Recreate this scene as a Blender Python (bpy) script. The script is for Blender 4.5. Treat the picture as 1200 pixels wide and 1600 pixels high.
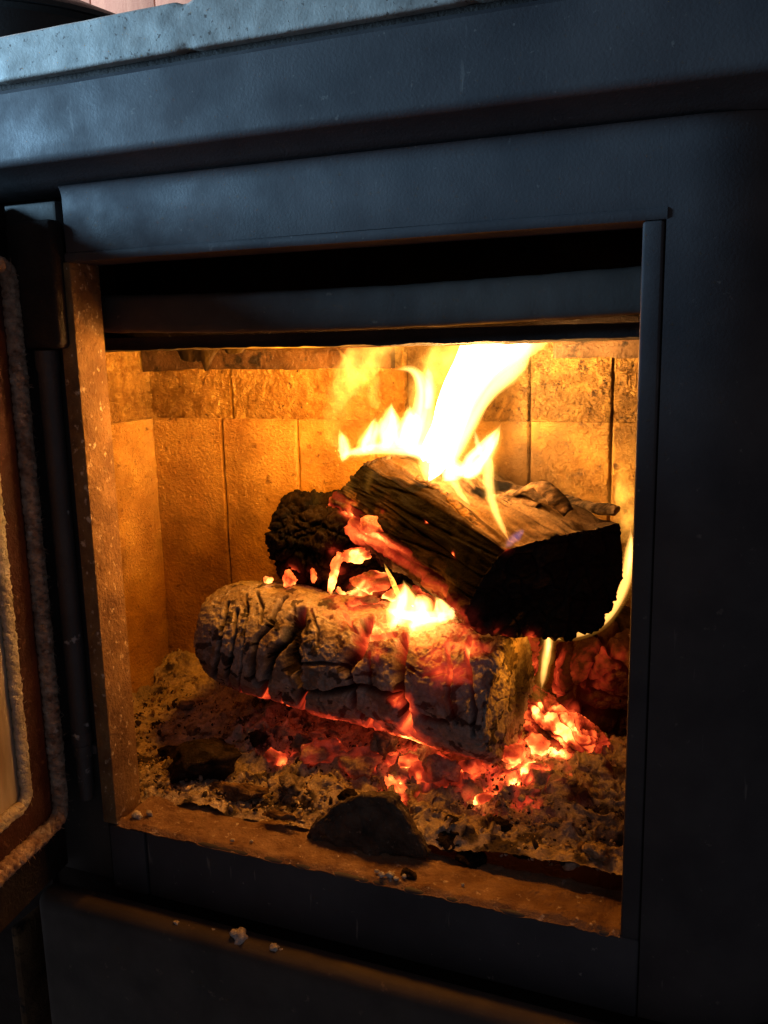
import bpy, bmesh, math, random, json
import numpy as np
from mathutils import Matrix, Vector

scene = bpy.context.scene
for o in list(bpy.data.objects):
    bpy.data.objects.remove(o)

# ------------------------------------------------------------------ camera
cam_data = bpy.data.cameras.new("camera")
cam = bpy.data.objects.new("camera", cam_data)
scene.collection.objects.link(cam)
cam_data.sensor_fit = 'VERTICAL'
cam_data.sensor_height = 36.0
cam_data.sensor_width = 27.0
cam_data.lens = 30.6
cam_data.clip_start = 0.02
cam_data.clip_end = 50.0
CR = Vector((0.928585, 0.370499, -0.021452))
CU = Vector((-0.048462, 0.178364, 0.982770))
CF = Vector((-0.367941, 0.911546, -0.183582))
cam.matrix_world = Matrix(((CR.x, CU.x, -CF.x, 0.45262), (CR.y, CU.y, -CF.y, -0.52395),
                           (CR.z, CU.z, -CF.z, 0.37501), (0, 0, 0, 1)))
scene.camera = cam

# ------------------------------------------------------------------ world, room light, exposure
world = bpy.data.worlds.new("World")
scene.world = world
world.use_nodes = True
bgn = world.node_tree.nodes["Background"]
bgn.inputs[0].default_value = (0.95, 0.90, 1.0, 1)
bgn.inputs[1].default_value = 0.065

win_data = bpy.data.lights.new("window_light", 'AREA')
win_data.shape = 'RECTANGLE'
win_data.size = 0.20
win_data.size_y = 0.20
win_data.energy = 1.95
win_data.spread = math.radians(75)
win_data.color = (0.36, 0.68, 1.0)
win = bpy.data.objects.new("window_light", win_data)
scene.collection.objects.link(win)
win.location = (-0.52, -0.33, 0.620)
win.rotation_euler = (Vector((0.1, 0.0, 0.56)) - Vector(win.location)).to_track_quat('-Z', 'Y').to_euler()

room_data = bpy.data.lights.new("room_lamp", 'POINT')
room_data.energy = 55.0
room_data.color = (1.0, 0.86, 0.8)
room_data.shadow_soft_size = 0.12
room = bpy.data.objects.new("room_lamp", room_data)
scene.collection.objects.link(room)
room.location = (-1.25, 0.35, 1.45)

vs = scene.view_settings
scene.display_settings.display_device = 'sRGB'
vs.view_transform = 'Standard'
vs.look = 'None'
vs.exposure = 0.22
vs.gamma = 1.0
vs.use_curve_mapping = False
cy = scene.cycles
cy.use_denoising = True
cy.max_bounces = 8
cy.diffuse_bounces = 5
cy.glossy_bounces = 3
cy.transparent_max_bounces = 24
cy.volume_bounces = 0
cy.sample_clamp_indirect = 4.0
cy.caustics_reflective = False
cy.caustics_refractive = False
cy.volume_max_steps = 128
cy.volume_step_rate = 1.0

DATA = json.loads(r'''{"grey_log":{"p0":[-0.004,0.186,0.106],"p1":[0.296,0.136,0.094],"r":0.053},"grey_cracks":[{"p":[[0.0241,0.1458,0.1444],[0.0258,0.1296,0.1199],[0.0194,0.1294,0.0945],[0.0027,0.1463,0.0686]],"w":0.0028,"d":0.012},{"p":[[0.037,0.1401,0.1405],[0.0411,0.128,0.122],[0.0364,0.1257,0.0996],[0.0201,0.1519,0.0609],[0.0258,0.154,0.0588]],"w":0.0026,"d":0.013},{"p":[[0.0377,0.1559,0.1521],[0.0497,0.1379,0.1399],[0.0525,0.1255,0.1198],[0.0501,0.1238,0.0958],[0.0333,0.1534,0.0581]],"w":0.0014,"d":0.005},{"p":[[0.0818,0.1516,0.1516],[0.0785,0.1363,0.1419],[0.0788,0.129,0.134],[0.0677,0.1248,0.124],[0.0643,0.1213,0.1092],[0.0604,0.1229,0.0912],[0.0646,0.126,0.0802],[0.0732,0.1238,0.0815]],"w":0.0034,"d":0.016},{"p":[[0.0732,0.1238,0.0815],[0.0612,0.1485,0.0571],[0.0694,0.1464,0.0573]],"w":0.004,"d":0.016},{"p":[[0.1038,0.1375,0.1452],[0.0991,0.1259,0.1335],[0.0941,0.12,0.1219],[0.0836,0.1182,0.1095],[0.0778,0.1208,0.0875]],"w":0.005,"d":0.016},{"p":[[0.1043,0.1311,0.1401],[0.1046,0.1208,0.1269],[0.1042,0.1158,0.1139],[0.1066,0.1141,0.106]],"w":0.01,"d":0.016},{"p":[[0.1072,0.1137,0.1021],[0.1143,0.1153,0.0841],[0.1045,0.1415,0.0553],[0.1047,0.1406,0.0558]],"w":0.0034,"d":0.016},{"p":[[0.1086,0.1138,0.1069],[0.1331,0.1109,0.1126],[0.1499,0.1086,0.1137]],"w":0.002,"d":0.006},{"p":[[0.1175,0.1152,0.0828],[0.1397,0.1102,0.0859],[0.1661,0.104,0.0952]],"w":0.0032,"d":0.013},{"p":[[0.1518,0.1084,0.114],[0.1631,0.105,0.1069],[0.1671,0.1042,0.0919],[0.1651,0.1091,0.0765],[0.1687,0.1126,0.0692],[0.1805,0.1111,0.0681],[0.1725,0.1299,0.0527]],"w":0.003,"d":0.014},{"p":[[0.1717,0.13,0.1448],[0.1715,0.1129,0.1294],[0.1604,0.108,0.1168]],"w":0.007,"d":0.014},{"p":[[0.1682,0.1036,0.0974],[0.1875,0.1004,0.0978],[0.2032,0.0977,0.097],[0.2116,0.0963,0.0976]],"w":0.003,"d":0.013},{"p":[[0.1819,0.1102,0.1275],[0.1832,0.1011,0.1003]],"w":0.0016,"d":0.006},{"p":[[0.2094,0.1176,0.1392],[0.2102,0.1058,0.1268],[0.2091,0.0991,0.1127],[0.211,0.0965,0.1002],[0.2151,0.0967,0.0869],[0.2174,0.1045,0.0672]],"w":0.0055,"d":0.022},{"p":[[0.2314,0.0955,0.0804],[0.2517,0.091,0.0836]],"w":0.003,"d":0.01},{"p":[[0.0451,0.1612,0.1544],[0.0632,0.1429,0.1458],[0.068,0.131,0.1347]],"w":0.0016,"d":0.006},{"p":[[0.1144,0.1391,0.1469],[0.1285,0.1248,0.1369],[0.1304,0.1163,0.1254]],"w":0.0014,"d":0.004},{"p":[[0.1465,0.1397,0.1486],[0.1603,0.1246,0.1402],[0.1796,0.1175,0.136],[0.2017,0.12,0.1404]],"w":0.002,"d":0.006},{"p":[[0.2483,0.1134,0.1394],[0.2558,0.0977,0.1243],[0.2543,0.0903,0.1057],[0.262,0.0887,0.0861]],"w":0.0018,"d":0.006},{"p":[[0.2648,0.1207,0.1441],[0.2714,0.0942,0.1223],[0.2774,0.0857,0.1002],[0.2755,0.0885,0.0776]],"w":0.002,"d":0.006},{"p":[[0.1838,0.1103,0.0683],[0.1915,0.1194,0.0569],[0.1995,0.1256,0.0515]],"w":0.003,"d":0.01},{"p":[[0.2192,0.1024,0.1236],[0.2316,0.098,0.1186],[0.2477,0.0981,0.1232]],"w":0.0014,"d":0.004},{"p":[[0.1317,0.1137,0.08],[0.1365,0.1218,0.0655],[0.1566,0.1181,0.0652]],"w":0.0016,"d":0.005},{"p":[[0.0887,0.1235,0.0764],[0.0819,0.1452,0.0562],[0.0934,0.1431,0.0559]],"w":0.002,"d":0.006}],"grey_embers_redlit":[[[0.209,0.1205,0.0533],0.02,1.1],[[0.2141,0.0964,0.0896],0.01,0.85],[[0.1669,0.1297,0.0536],0.014,0.7],[[0.1599,0.137,0.1478],0.016,0.6],[[0.1883,0.1252,0.1429],0.02,0.75],[[0.2095,0.13,0.1464],0.022,0.8],[[0.2429,0.1133,0.1388],0.022,0.72],[[0.2526,0.0993,0.126],0.018,0.5],[[0.0519,0.1493,0.0579],0.012,0.62],[[0.0831,0.1439,0.0568],0.01,0.75],[[0.1768,0.1286,0.0529],0.012,0.75],[[0.154,0.1318,0.0541],0.01,0.55],[[0.243,0.13,0.147],0.02,0.75],[[0.2667,0.1143,0.1411],0.014,0.6],[[0.1288,0.1516,0.1523],0.012,0.35],[[0.035,0.1524,0.0585],0.009,0.5],[[0.2251,0.1208,0.0508],0.015,0.6]],"top_front":[[0.2984,0.1,0.2258],[0.3176,0.112,0.2309],[0.3368,0.125,0.2342],[0.3584,0.14,0.2369],[0.3746,0.155,0.2394],[0.3778,0.157,0.2173],[0.3786,0.156,0.1945],[0.3728,0.152,0.1744],[0.3603,0.146,0.1556],[0.3413,0.135,0.1508],[0.3234,0.124,0.1504],[0.3013,0.11,0.1526],[0.2869,0.103,0.1575],[0.2697,0.104,0.1616],[0.2658,0.1,0.1744],[0.2817,0.098,0.2042]],"top_back":[[0.1401,0.2,0.2745],[0.1556,0.215,0.2801],[0.1734,0.235,0.2818],[0.206,0.25,0.276],[0.2397,0.262,0.2615],[0.2449,0.266,0.2398],[0.2449,0.266,0.2214],[0.2329,0.264,0.1963],[0.215,0.26,0.1834],[0.1793,0.25,0.1769],[0.1434,0.24,0.1832],[0.1231,0.225,0.1947],[0.1093,0.212,0.209],[0.0995,0.2,0.2262],[0.1156,0.198,0.2443],[0.129,0.198,0.2591]],"top_embers":[[[0.1384,0.192,0.2296],0.012,1.0],[[0.1681,0.18,0.2158],0.012,0.95],[[0.1861,0.172,0.2012],0.01,0.75],[[0.2052,0.16,0.1939],0.012,0.62],[[0.229,0.14,0.1813],0.014,0.6],[[0.2449,0.125,0.1731],0.012,0.62],[[0.2616,0.105,0.1657],0.01,0.7],[[0.1873,0.16,0.1841],0.01,0.75],[[0.1583,0.18,0.1947],0.01,0.8],[[0.1219,0.2,0.2273],0.01,0.9],[[0.1038,0.2,0.2356],0.008,0.7],[[0.276,0.1,0.1599],0.007,0.8],[[0.2975,0.105,0.1538],0.006,0.65],[[0.251,0.12,0.2136],0.0022,0.9],[[0.2206,0.147,0.2337],0.0018,1.0],[[0.2295,0.14,0.2264],0.0018,1.0],[[0.1717,0.175,0.2343],0.003,0.8],[[0.2917,0.1,0.1615],0.004,0.6],[[0.2975,0.1,0.2297],0.004,0.9],[[0.3146,0.118,0.1524],0.004,0.6],[[0.249,0.25,0.2841],0.003,1]],"flames":{"upper":[{"c":1,"p":[[0.2162,0.1545,0.2663,0.00747],[0.2242,0.1612,0.285,0.02346],[0.2323,0.168,0.309,0.02236],[0.2411,0.1725,0.3325,0.02119],[0.2532,0.1725,0.3533,0.02409],[0.2682,0.1725,0.3685,0.03105],[0.2772,0.1725,0.381,0.038],[0.2849,0.1725,0.3958,0.03973],[0.291,0.1725,0.4105,0.0354]]},{"c":1,"p":[[0.2378,0.159,0.2941,0.00843],[0.2448,0.1635,0.3148,0.0105],[0.2524,0.1658,0.3355,0.01044],[0.2625,0.168,0.3534,0.0114],[0.2784,0.168,0.3679,0.01331],[0.2974,0.168,0.3805,0.01616],[0.3115,0.168,0.3924,0.01499],[0.3213,0.168,0.3994,0.00992]]},{"c":1,"p":[[0.1979,0.168,0.2857,0.00981],[0.204,0.168,0.3032,0.01298],[0.2094,0.168,0.3221,0.0102],[0.2114,0.168,0.3407,0.00907],[0.2076,0.168,0.3539,0.0064],[0.1992,0.168,0.3609,0.00427],[0.1889,0.168,0.3573,0.00215],[0.182,0.168,0.3584,0.00054]]},{"c":1,"p":[[0.2138,0.1703,0.3246,0.00376],[0.2162,0.1703,0.3406,0.00534],[0.2153,0.1703,0.3538,0.00426],[0.2142,0.1703,0.3606,0.00106]]},{"c":1,"p":[[0.1876,0.1725,0.2915,0.0099],[0.1931,0.1725,0.3037,0.01476],[0.198,0.1725,0.3163,0.01196],[0.197,0.1725,0.3287,0.00325]]},{"c":1,"p":[[0.1727,0.1725,0.2884,0.00776],[0.1754,0.1725,0.3023,0.01324],[0.1793,0.1725,0.3177,0.01042],[0.1808,0.1725,0.3308,0.00219]]},{"c":1,"p":[[0.1534,0.1725,0.2863,0.00672],[0.1573,0.1725,0.2964,0.01115],[0.1631,0.1725,0.3088,0.00665],[0.1663,0.1725,0.3187,0.0011]]},{"c":1,"p":[[0.1308,0.177,0.2772,0.00228],[0.1342,0.177,0.287,0.00738],[0.1309,0.177,0.2983,0.0051],[0.1287,0.177,0.3079,0.00057]]},{"c":1,"p":[[0.1253,0.177,0.2816,0.00171],[0.1451,0.1747,0.2875,0.00563],[0.1668,0.1725,0.291,0.00611],[0.1981,0.168,0.2928,0.00816],[0.2294,0.159,0.2854,0.00954],[0.2541,0.15,0.2746,0.00934],[0.2649,0.14,0.2712,0.00306]]},{"c":1,"p":[[0.2491,0.145,0.2741,0.00724],[0.2598,0.145,0.2807,0.01334],[0.2685,0.15,0.2916,0.01128],[0.2737,0.1522,0.3018,0.00921],[0.2788,0.1545,0.3103,0.00255],[0.2814,0.1545,0.316,0.00051]]},{"c":1,"p":[[0.2459,0.145,0.2776,0.01035],[0.2377,0.15,0.2714,0.00733],[0.2322,0.15,0.2675,0.0021]]},{"c":1,"p":[[0.2658,0.15,0.2895,0.00308],[0.2622,0.15,0.3008,0.00257],[0.2606,0.15,0.31,0.00051]]},{"c":2,"p":[[0.2727,0.15,0.2881,0.00461],[0.2738,0.14,0.2741,0.00558],[0.2786,0.13,0.2605,0.00451],[0.2863,0.12,0.2474,0.00346],[0.2949,0.11,0.2373,0.00243],[0.3006,0.105,0.2298,0.00096]]},{"c":2,"p":[[0.2405,0.15,0.2715,0.00471],[0.2505,0.14,0.2603,0.00309],[0.2625,0.13,0.2521,0.00152]]},{"c":3,"p":[[0.2783,0.1545,0.3006,0.00512],[0.2762,0.1567,0.3116,0.00359],[0.2777,0.1567,0.3208,0.00204],[0.2839,0.1567,0.33,0.00051]]},{"c":4,"p":[[0.1372,0.177,0.2814,0.00681],[0.1365,0.1747,0.2673,0.00909],[0.1383,0.1725,0.2534,0.00682],[0.1367,0.1725,0.2417,0.00171]]},{"c":4,"p":[[0.1113,0.177,0.2633,0.00577],[0.1074,0.1747,0.2488,0.00637],[0.104,0.1725,0.2344,0.0029]]},{"c":4,"p":[[0.1622,0.168,0.2719,0.00556],[0.1597,0.1658,0.2581,0.00446],[0.1613,0.1658,0.2497,0.00112]]},{"c":3,"p":[[0.1228,0.1815,0.2891,0.00688],[0.1194,0.1837,0.3118,0.00917],[0.1255,0.186,0.3344,0.01482],[0.1448,0.186,0.3595,0.01908],[0.1604,0.186,0.3757,0.02108],[0.1668,0.186,0.3918,0.02204],[0.1701,0.186,0.4052,0.01864]]},{"c":4,"p":[[0.1454,0.1815,0.3122,0.01693],[0.146,0.1815,0.3347,0.02133],[0.1588,0.1815,0.3567,0.02552],[0.1711,0.1815,0.3739,0.03295],[0.1774,0.1815,0.3915,0.03815],[0.1806,0.1815,0.4047,0.03255]]},{"c":4,"p":[[0.2232,0.1793,0.324,0.01081],[0.2227,0.1815,0.3453,0.01402],[0.2201,0.1815,0.3666,0.02792],[0.2175,0.1815,0.3851,0.04013],[0.2177,0.1815,0.4034,0.03728]]},{"c":3,"p":[[0.2022,0.1815,0.3128,0.00988],[0.2084,0.1815,0.3373,0.01632],[0.2172,0.1815,0.3587,0.01939],[0.2314,0.1815,0.3727,0.02345],[0.2343,0.1815,0.3899,0.02861],[0.2371,0.1815,0.4027,0.02637]]},{"c":3,"p":[[0.1649,0.1793,0.3237,0.00445],[0.1593,0.1793,0.3392,0.00778],[0.1655,0.1793,0.3479,0.00553],[0.161,0.1793,0.3595,0.00276],[0.1493,0.1793,0.3722,0.00222],[0.1362,0.1793,0.379,0.00111]]},{"c":3,"p":[[0.1219,0.1815,0.3515,0.0017],[0.1348,0.1815,0.368,0.0028],[0.1259,0.1815,0.3781,0.00112]]}],"lower":[{"c":1,"p":[[0.1953,0.125,0.1437,0.00321],[0.1993,0.13,0.1554,0.0118],[0.2034,0.135,0.1666,0.01289],[0.2023,0.14,0.1774,0.00539],[0.2007,0.14,0.1845,0.00054]]},{"c":1,"p":[[0.2131,0.12,0.1471,0.00527],[0.2199,0.125,0.1572,0.01371],[0.2211,0.13,0.1669,0.01058],[0.2149,0.135,0.1743,0.00267]]},{"c":1,"p":[[0.2425,0.115,0.1571,0.00617],[0.241,0.12,0.1662,0.00827],[0.2372,0.125,0.1725,0.00416],[0.2323,0.13,0.175,0.00052]]},{"c":1,"p":[[0.2522,0.11,0.1633,0.00305],[0.2512,0.115,0.1686,0.00408],[0.2544,0.115,0.1742,0.00051]]},{"c":1,"p":[[0.1847,0.135,0.1593,0.00109],[0.1982,0.13,0.1564,0.00483],[0.2227,0.125,0.1558,0.00737],[0.248,0.115,0.163,0.00461],[0.2559,0.11,0.1679,0.00101]]},{"c":2,"p":[[0.1454,0.15,0.163,0.00169],[0.1549,0.15,0.1696,0.00336],[0.1581,0.16,0.176,0.00169]]},{"c":3,"p":[[0.1956,0.145,0.1659,0.00164],[0.1863,0.15,0.1808,0.0022],[0.1775,0.155,0.1931,0.00055]]}],"right":[{"c":2,"p":[[0.3235,0.155,0.1392,0.00104],[0.3397,0.16,0.1426,0.0026],[0.356,0.17,0.1476,0.00391],[0.3671,0.18,0.1588,0.00472],[0.3747,0.185,0.176,0.00523],[0.3787,0.19,0.1939,0.00575],[0.3798,0.19,0.2101,0.00573],[0.3799,0.19,0.2234,0.00259],[0.3791,0.19,0.2323,0.00052]]},{"c":1,"p":[[0.3779,0.19,0.1884,0.00105],[0.3795,0.19,0.202,0.00261],[0.3801,0.19,0.2154,0.00208],[0.3803,0.19,0.225,0.00052]]},{"c":2,"p":[[0.3238,0.14,0.1484,0.00357],[0.3235,0.142,0.1392,0.0041],[0.321,0.145,0.126,0.00362],[0.3181,0.15,0.1101,0.00314],[0.3167,0.15,0.0972,0.00105]]},{"c":1,"p":[[0.3238,0.14,0.1484,0.00153],[0.3235,0.142,0.1381,0.00231],[0.3215,0.145,0.126,0.00103]]},{"c":6,"p":[[0.3092,0.112,0.2387,0.00193],[0.306,0.105,0.2351,0.00432],[0.3014,0.1,0.2309,0.00383],[0.2985,0.098,0.2268,0.00144]]},{"c":4,"p":[[0.3165,0.15,0.1127,0.00367],[0.3146,0.15,0.093,0.00633],[0.3163,0.15,0.0793,0.00529],[0.319,0.15,0.0763,0.00158]]},{"c":3,"p":[[0.3735,0.2,0.2128,0.0074],[0.3749,0.205,0.2335,0.01057],[0.3727,0.21,0.254,0.01166],[0.3685,0.215,0.2719,0.00532],[0.3665,0.22,0.2847,0.00107]]},{"c":4,"p":[[0.3436,0.24,0.2424,0.00448],[0.3146,0.245,0.253,0.00797],[0.309,0.25,0.2653,0.00572],[0.3088,0.25,0.2768,0.00114]]},{"c":4,"p":[[0.3519,0.22,0.2378,0.00871],[0.3642,0.225,0.2513,0.01194],[0.3731,0.23,0.289,0.00969],[0.3691,0.235,0.3155,0.00162]]}]},"bark":[{"p":[[0.2772,0.185,0.2531,0.003],[0.2932,0.175,0.2585,0.004],[0.3043,0.165,0.2653,0.005],[0.3121,0.16,0.2663,0.006],[0.3224,0.152,0.2613,0.0075],[0.3316,0.146,0.2535,0.007],[0.3372,0.143,0.2483,0.005]],"t":0.003},{"p":[[0.322,0.205,0.2484,0.006],[0.3371,0.195,0.2453,0.005],[0.3541,0.185,0.2452,0.006],[0.3696,0.178,0.2451,0.005]],"t":0.005},{"p":[[0.2394,0.19,0.2563,0.003],[0.2633,0.175,0.2487,0.004],[0.2876,0.165,0.2472,0.003]],"t":0.003},{"p":[[0.2662,0.185,0.2509,0.003],[0.2852,0.175,0.2496,0.005],[0.3086,0.165,0.2481,0.004]],"t":0.003},{"p":[[0.2898,0.19,0.2484,0.004],[0.3108,0.18,0.2483,0.004],[0.33,0.175,0.2511,0.003]],"t":0.003},{"p":[[0.2376,0.15,0.2555,0.003],[0.2551,0.137,0.2453,0.004],[0.2685,0.127,0.2365,0.003]],"t":0.004},{"p":[[0.2027,0.17,0.2674,0.002],[0.2233,0.16,0.2614,0.0025],[0.2403,0.15,0.2519,0.002]],"t":0.0025}],"chunks":[[[0.0278,0.085,0.0155],0.0429,0.0206,"dark"],[[0.0768,0.062,0.0089],0.0337,0.0082,"stick"],[[0.0895,0.105,0.02],0.0125,0.0085,"ember"],[[0.1357,0.108,0.0309],0.0211,0.0144,"greyglow"],[[0.1725,0.1,0.0336],0.0216,0.013,"greyglow"],[[0.1078,0.12,0.0319],0.0126,0.0091,"grey"],[[0.1901,0.115,0.047],0.012,0.0141,"grey"],[[0.2139,0.085,0.0241],0.0177,0.0073,"emberlong"],[[0.2287,0.095,0.0352],0.0104,0.0104,"ember"],[[0.2479,0.095,0.0402],0.0175,0.0144,"greyglow"],[[0.2186,0.1,0.0401],0.0105,0.0074,"emberhot"],[[0.2717,0.105,0.0449],0.0124,0.0093,"ember"],[[0.2983,0.125,0.0482],0.0135,0.0104,"emberhot"],[[0.315,0.14,0.0553],0.0137,0.0095,"emberhot"],[[0.2673,0.05,0.0132],0.0145,0.0155,"dark"],[[0.2863,0.045,0.0016],0.0133,0.0095,"dark"],[[0.3536,0.12,0.0281],0.0121,0.0101,"dark"],[[-0.0348,0.12,-0.0035],0.0135,0.0098,"dark"],[[-0.0746,0.16,-0.0006],0.013,0.0091,"dark"],[[0.0558,0.13,0.0225],0.0142,0.0083,"dark"],[[-0.0185,0.1,-0.0044],0.0096,0.0084,"grey"],[[0.2719,0.06,0.0165],0.0108,0.0078,"grey"],[[0.1211,0.075,0.0167],0.0151,0.0076,"grey"],[[0.1394,0.12,0.0338],0.009,0.0067,"ember"],[[0.1812,0.06,0.0237],0.0113,0.0061,"dark"],[[0.2851,0.085,0.0298],0.009,0.004,"emberhot"],[[0.3427,0.08,0.0194],0.0087,0.0068,"pale"],[[0.3447,0.1,0.0249],0.0129,0.0069,"pale"],[[0.3764,0.05,0.0229],0.0109,0.0072,"pale"],[[0.3261,0.05,0.0123],0.0112,0.0066,"dark"],[[0.3018,0.07,0.0168],0.0117,0.0078,"dark"],[[0.1334,0.04,0.0086],0.0206,0.0031,"stick"],[[-0.0322,0.16,0.0023],0.0115,0.0077,"grey"],[[-0.063,0.19,0.0166],0.0107,0.0067,"grey"],[[0.2501,0.012,-0.0019],0.0074,0.0056,"dark"],[[0.1702,0.172,0.221],0.0214,0.0096,"emberhot"],[[0.1412,0.176,0.195],0.0162,0.0092,"emberhot"],[[0.1237,0.17,0.1785],0.0052,0.0209,"emberhot"],[[0.0779,0.168,0.1682],0.0077,0.0095,"emberhot"],[[0.1025,0.168,0.1732],0.0035,0.0076,"emberhot"],[[0.1547,0.158,0.1569],0.0193,0.0057,"ember"],[[0.0532,0.172,0.164],0.0066,0.0036,"emberhot"],[[0.1512,0.176,0.1695],0.0255,0.0116,"emberhot"],[[0.1826,0.168,0.1636],0.0147,0.0079,"emberhot"]],"dark_log":{"p0":[0.0507,0.215,0.1923],"p1":[0.1847,0.235,0.1932]},"dark_embers":[[[0.0734,0.175,0.1667],0.009,1],[[0.0486,0.18,0.1622],0.006,0.9],[[0.099,0.175,0.1717],0.005,0.9],[[0.1196,0.18,0.1769],0.008,1],[[0.1282,0.17,0.1621],0.01,1],[[0.117,0.18,0.1949],0.006,0.9],[[0.1401,0.185,0.1833],0.018,0.8],[[0.167,0.18,0.1716],0.02,0.75],[[0.1448,0.19,0.2005],0.015,0.9],[[0.0551,0.19,0.2351],0.0022,0.9],[[0.0438,0.19,0.2035],0.002,0.9],[[0.0915,0.18,0.2414],0.002,0.9],[[0.1297,0.19,0.2295],0.008,1],[[0.1585,0.17,0.1646],0.014,0.95],[[0.1139,0.18,0.2335],0.004,0.9],[[0.18,0.17,0.1605],0.02,0.8]],"right_log":{"p0":[0.3224,0.215,0.1136],"p1":[0.3869,0.165,0.0608]},"right_q":[[0.3194,0.2,0.1241],[0.3808,0.2,0.1391],[0.389,0.15,0.0458],[0.3238,0.18,0.0796],[0.2986,0.17,0.0569],[0.3612,0.15,0.0468]],"lump":[[0.1572,0.03,0.0038],[0.1691,0.03,0.0236],[0.1829,0.03,0.0432],[0.2025,0.03,0.0577],[0.2243,0.03,0.06],[0.2353,0.03,0.0506],[0.2441,0.03,0.0353],[0.2515,0.03,0.0213],[0.2568,0.03,0.0084],[0.2229,0.03,-0.0015],[0.1691,0.03,-0.0036]]}''')
rng = np.random.default_rng(7)
random.seed(7)

# ------------------------------------------------------------------ noise (numpy)
def _hash(i, j, k, seed):
    h = (i.astype(np.int64) * 374761393 + j.astype(np.int64) * 668265263 + k.astype(np.int64) * 2147483647 + seed * 144665) & 0xFFFFFFFF
    h = ((h ^ (h >> 13)) * 1274126177) & 0xFFFFFFFF
    h = ((h ^ (h >> 16)) * 2246822519) & 0xFFFFFFFF
    return ((h ^ (h >> 15)) & 0xFFFFFF) / float(0xFFFFFF)

def vnoise(p, seed=0):
    f = np.floor(p)
    t = p - f
    t = t * t * t * (t * (t * 6 - 15) + 10)
    i, j, k = f[:, 0], f[:, 1], f[:, 2]
    i = i.astype(np.int64); j = j.astype(np.int64); k = k.astype(np.int64)
    r = 0
    for dx in (0, 1):
        wx = t[:, 0] if dx else 1 - t[:, 0]
        for dy in (0, 1):
            wy = t[:, 1] if dy else 1 - t[:, 1]
            for dz in (0, 1):
                wz = t[:, 2] if dz else 1 - t[:, 2]
                r = r + wx * wy * wz * _hash(i + dx, j + dy, k + dz, seed)
    return r * 2 - 1

def fbm(p, scale, octaves=4, seed=0, gain=0.5, ridged=False):
    a, s, out = 1.0, scale, 0
    for o in range(octaves):
        n = vnoise(p * s + 17.3 * o, seed + o)
        out = out + a * ((1 - 2 * np.abs(n)) if ridged else n)
        a *= gain
        s *= 2.03
    return out

def cells(p, scale, seed=0):
    """distance to the nearest cell border and a value per cell"""
    q = p * scale
    f = np.floor(q).astype(np.int64)
    d1 = np.full(len(p), 9.0); d2 = d1.copy(); val = np.zeros(len(p))
    for dx in (-1, 0, 1):
        for dy in (-1, 0, 1):
            for dz in (-1, 0, 1):
                i, j, k = f[:, 0] + dx, f[:, 1] + dy, f[:, 2] + dz
                c = np.stack([i + _hash(i, j, k, seed), j + _hash(i, j, k, seed + 1), k + _hash(i, j, k, seed + 2)], 1)
                d = np.linalg.norm(q - c, axis=1)
                v = _hash(i, j, k, seed + 3)
                near = d < d1
                d2 = np.where(near, d1, np.minimum(d2, d))
                val = np.where(near, v, val)
                d1 = np.where(near, d, d1)
    return (d2 - d1) / scale, val

def sstep(a, b, x):
    t = np.clip((x - a) / (b - a), 0, 1)
    return t * t * (3 - 2 * t)

def seg_dist(p, poly):
    best = np.full(len(p), 9.0)
    for a, b in zip(poly[:-1], poly[1:]):
        a = np.array(a); b = np.array(b)
        ab = b - a
        t = np.clip(((p - a) @ ab) / (ab @ ab + 1e-12), 0, 1)
        best = np.minimum(best, np.linalg.norm(p - (a + t[:, None] * ab), axis=1))
    return best

# ------------------------------------------------------------------ object helpers
def link(name, mesh, mat=None, parent=None):
    o = bpy.data.objects.new(name, mesh)
    scene.collection.objects.link(o)
    if mat is not None and len(mesh.materials) == 0:
        mesh.materials.append(mat)
    if parent is not None:
        o.parent = parent
    return o

def tag(o, label, cat, group=None):
    o["label"] = label
    o["category"] = cat
    if group:
        o["group"] = group
    return o

def thing(name, label, cat, loc=(0, 0, 0), group=None):
    o = bpy.data.objects.new(name, None)
    scene.collection.objects.link(o)
    o.empty_display_size = 0.02
    return tag(o, label, cat, group)

def mesh_np(name, v, faces, smooth=True, attrs=None):
    me = bpy.data.meshes.new(name)
    v = np.asarray(v, dtype=np.float32)
    faces = np.asarray(faces, dtype=np.int32)
    nf, k = faces.shape
    me.vertices.add(len(v)); me.vertices.foreach_set("co", v.ravel())
    me.loops.add(nf * k); me.loops.foreach_set("vertex_index", faces.ravel())
    me.polygons.add(nf)
    me.polygons.foreach_set("loop_start", np.arange(0, nf * k, k, dtype=np.int32))
    me.update(calc_edges=True)
    me.validate()
    if smooth:
        me.polygons.foreach_set("use_smooth", np.ones(len(me.polygons), dtype=bool))
    for nm, val in (attrs or {}).items():
        val = np.asarray(val, dtype=np.float32)
        if val.ndim == 1:
            at = me.attributes.new(nm, 'FLOAT', 'POINT'); at.data.foreach_set("value", val)
        else:
            at = me.attributes.new(nm, 'FLOAT_COLOR', 'POINT')
            c = np.ones((len(val), 4), dtype=np.float32); c[:, :3] = val
            at.data.foreach_set("color", c.ravel())
    return me

def grid_faces(nu, nv, wrap_v=False):
    i = np.arange(nu - 1)[:, None]
    j = np.arange(nv if wrap_v else nv - 1)[None, :]
    j2 = (j + 1) % nv
    a = i * nv + j; b = (i + 1) * nv + j; c = (i + 1) * nv + j2; d = i * nv + j2
    return np.stack([a + 0 * d, b, c, d], -1).reshape(-1, 4)

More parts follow.
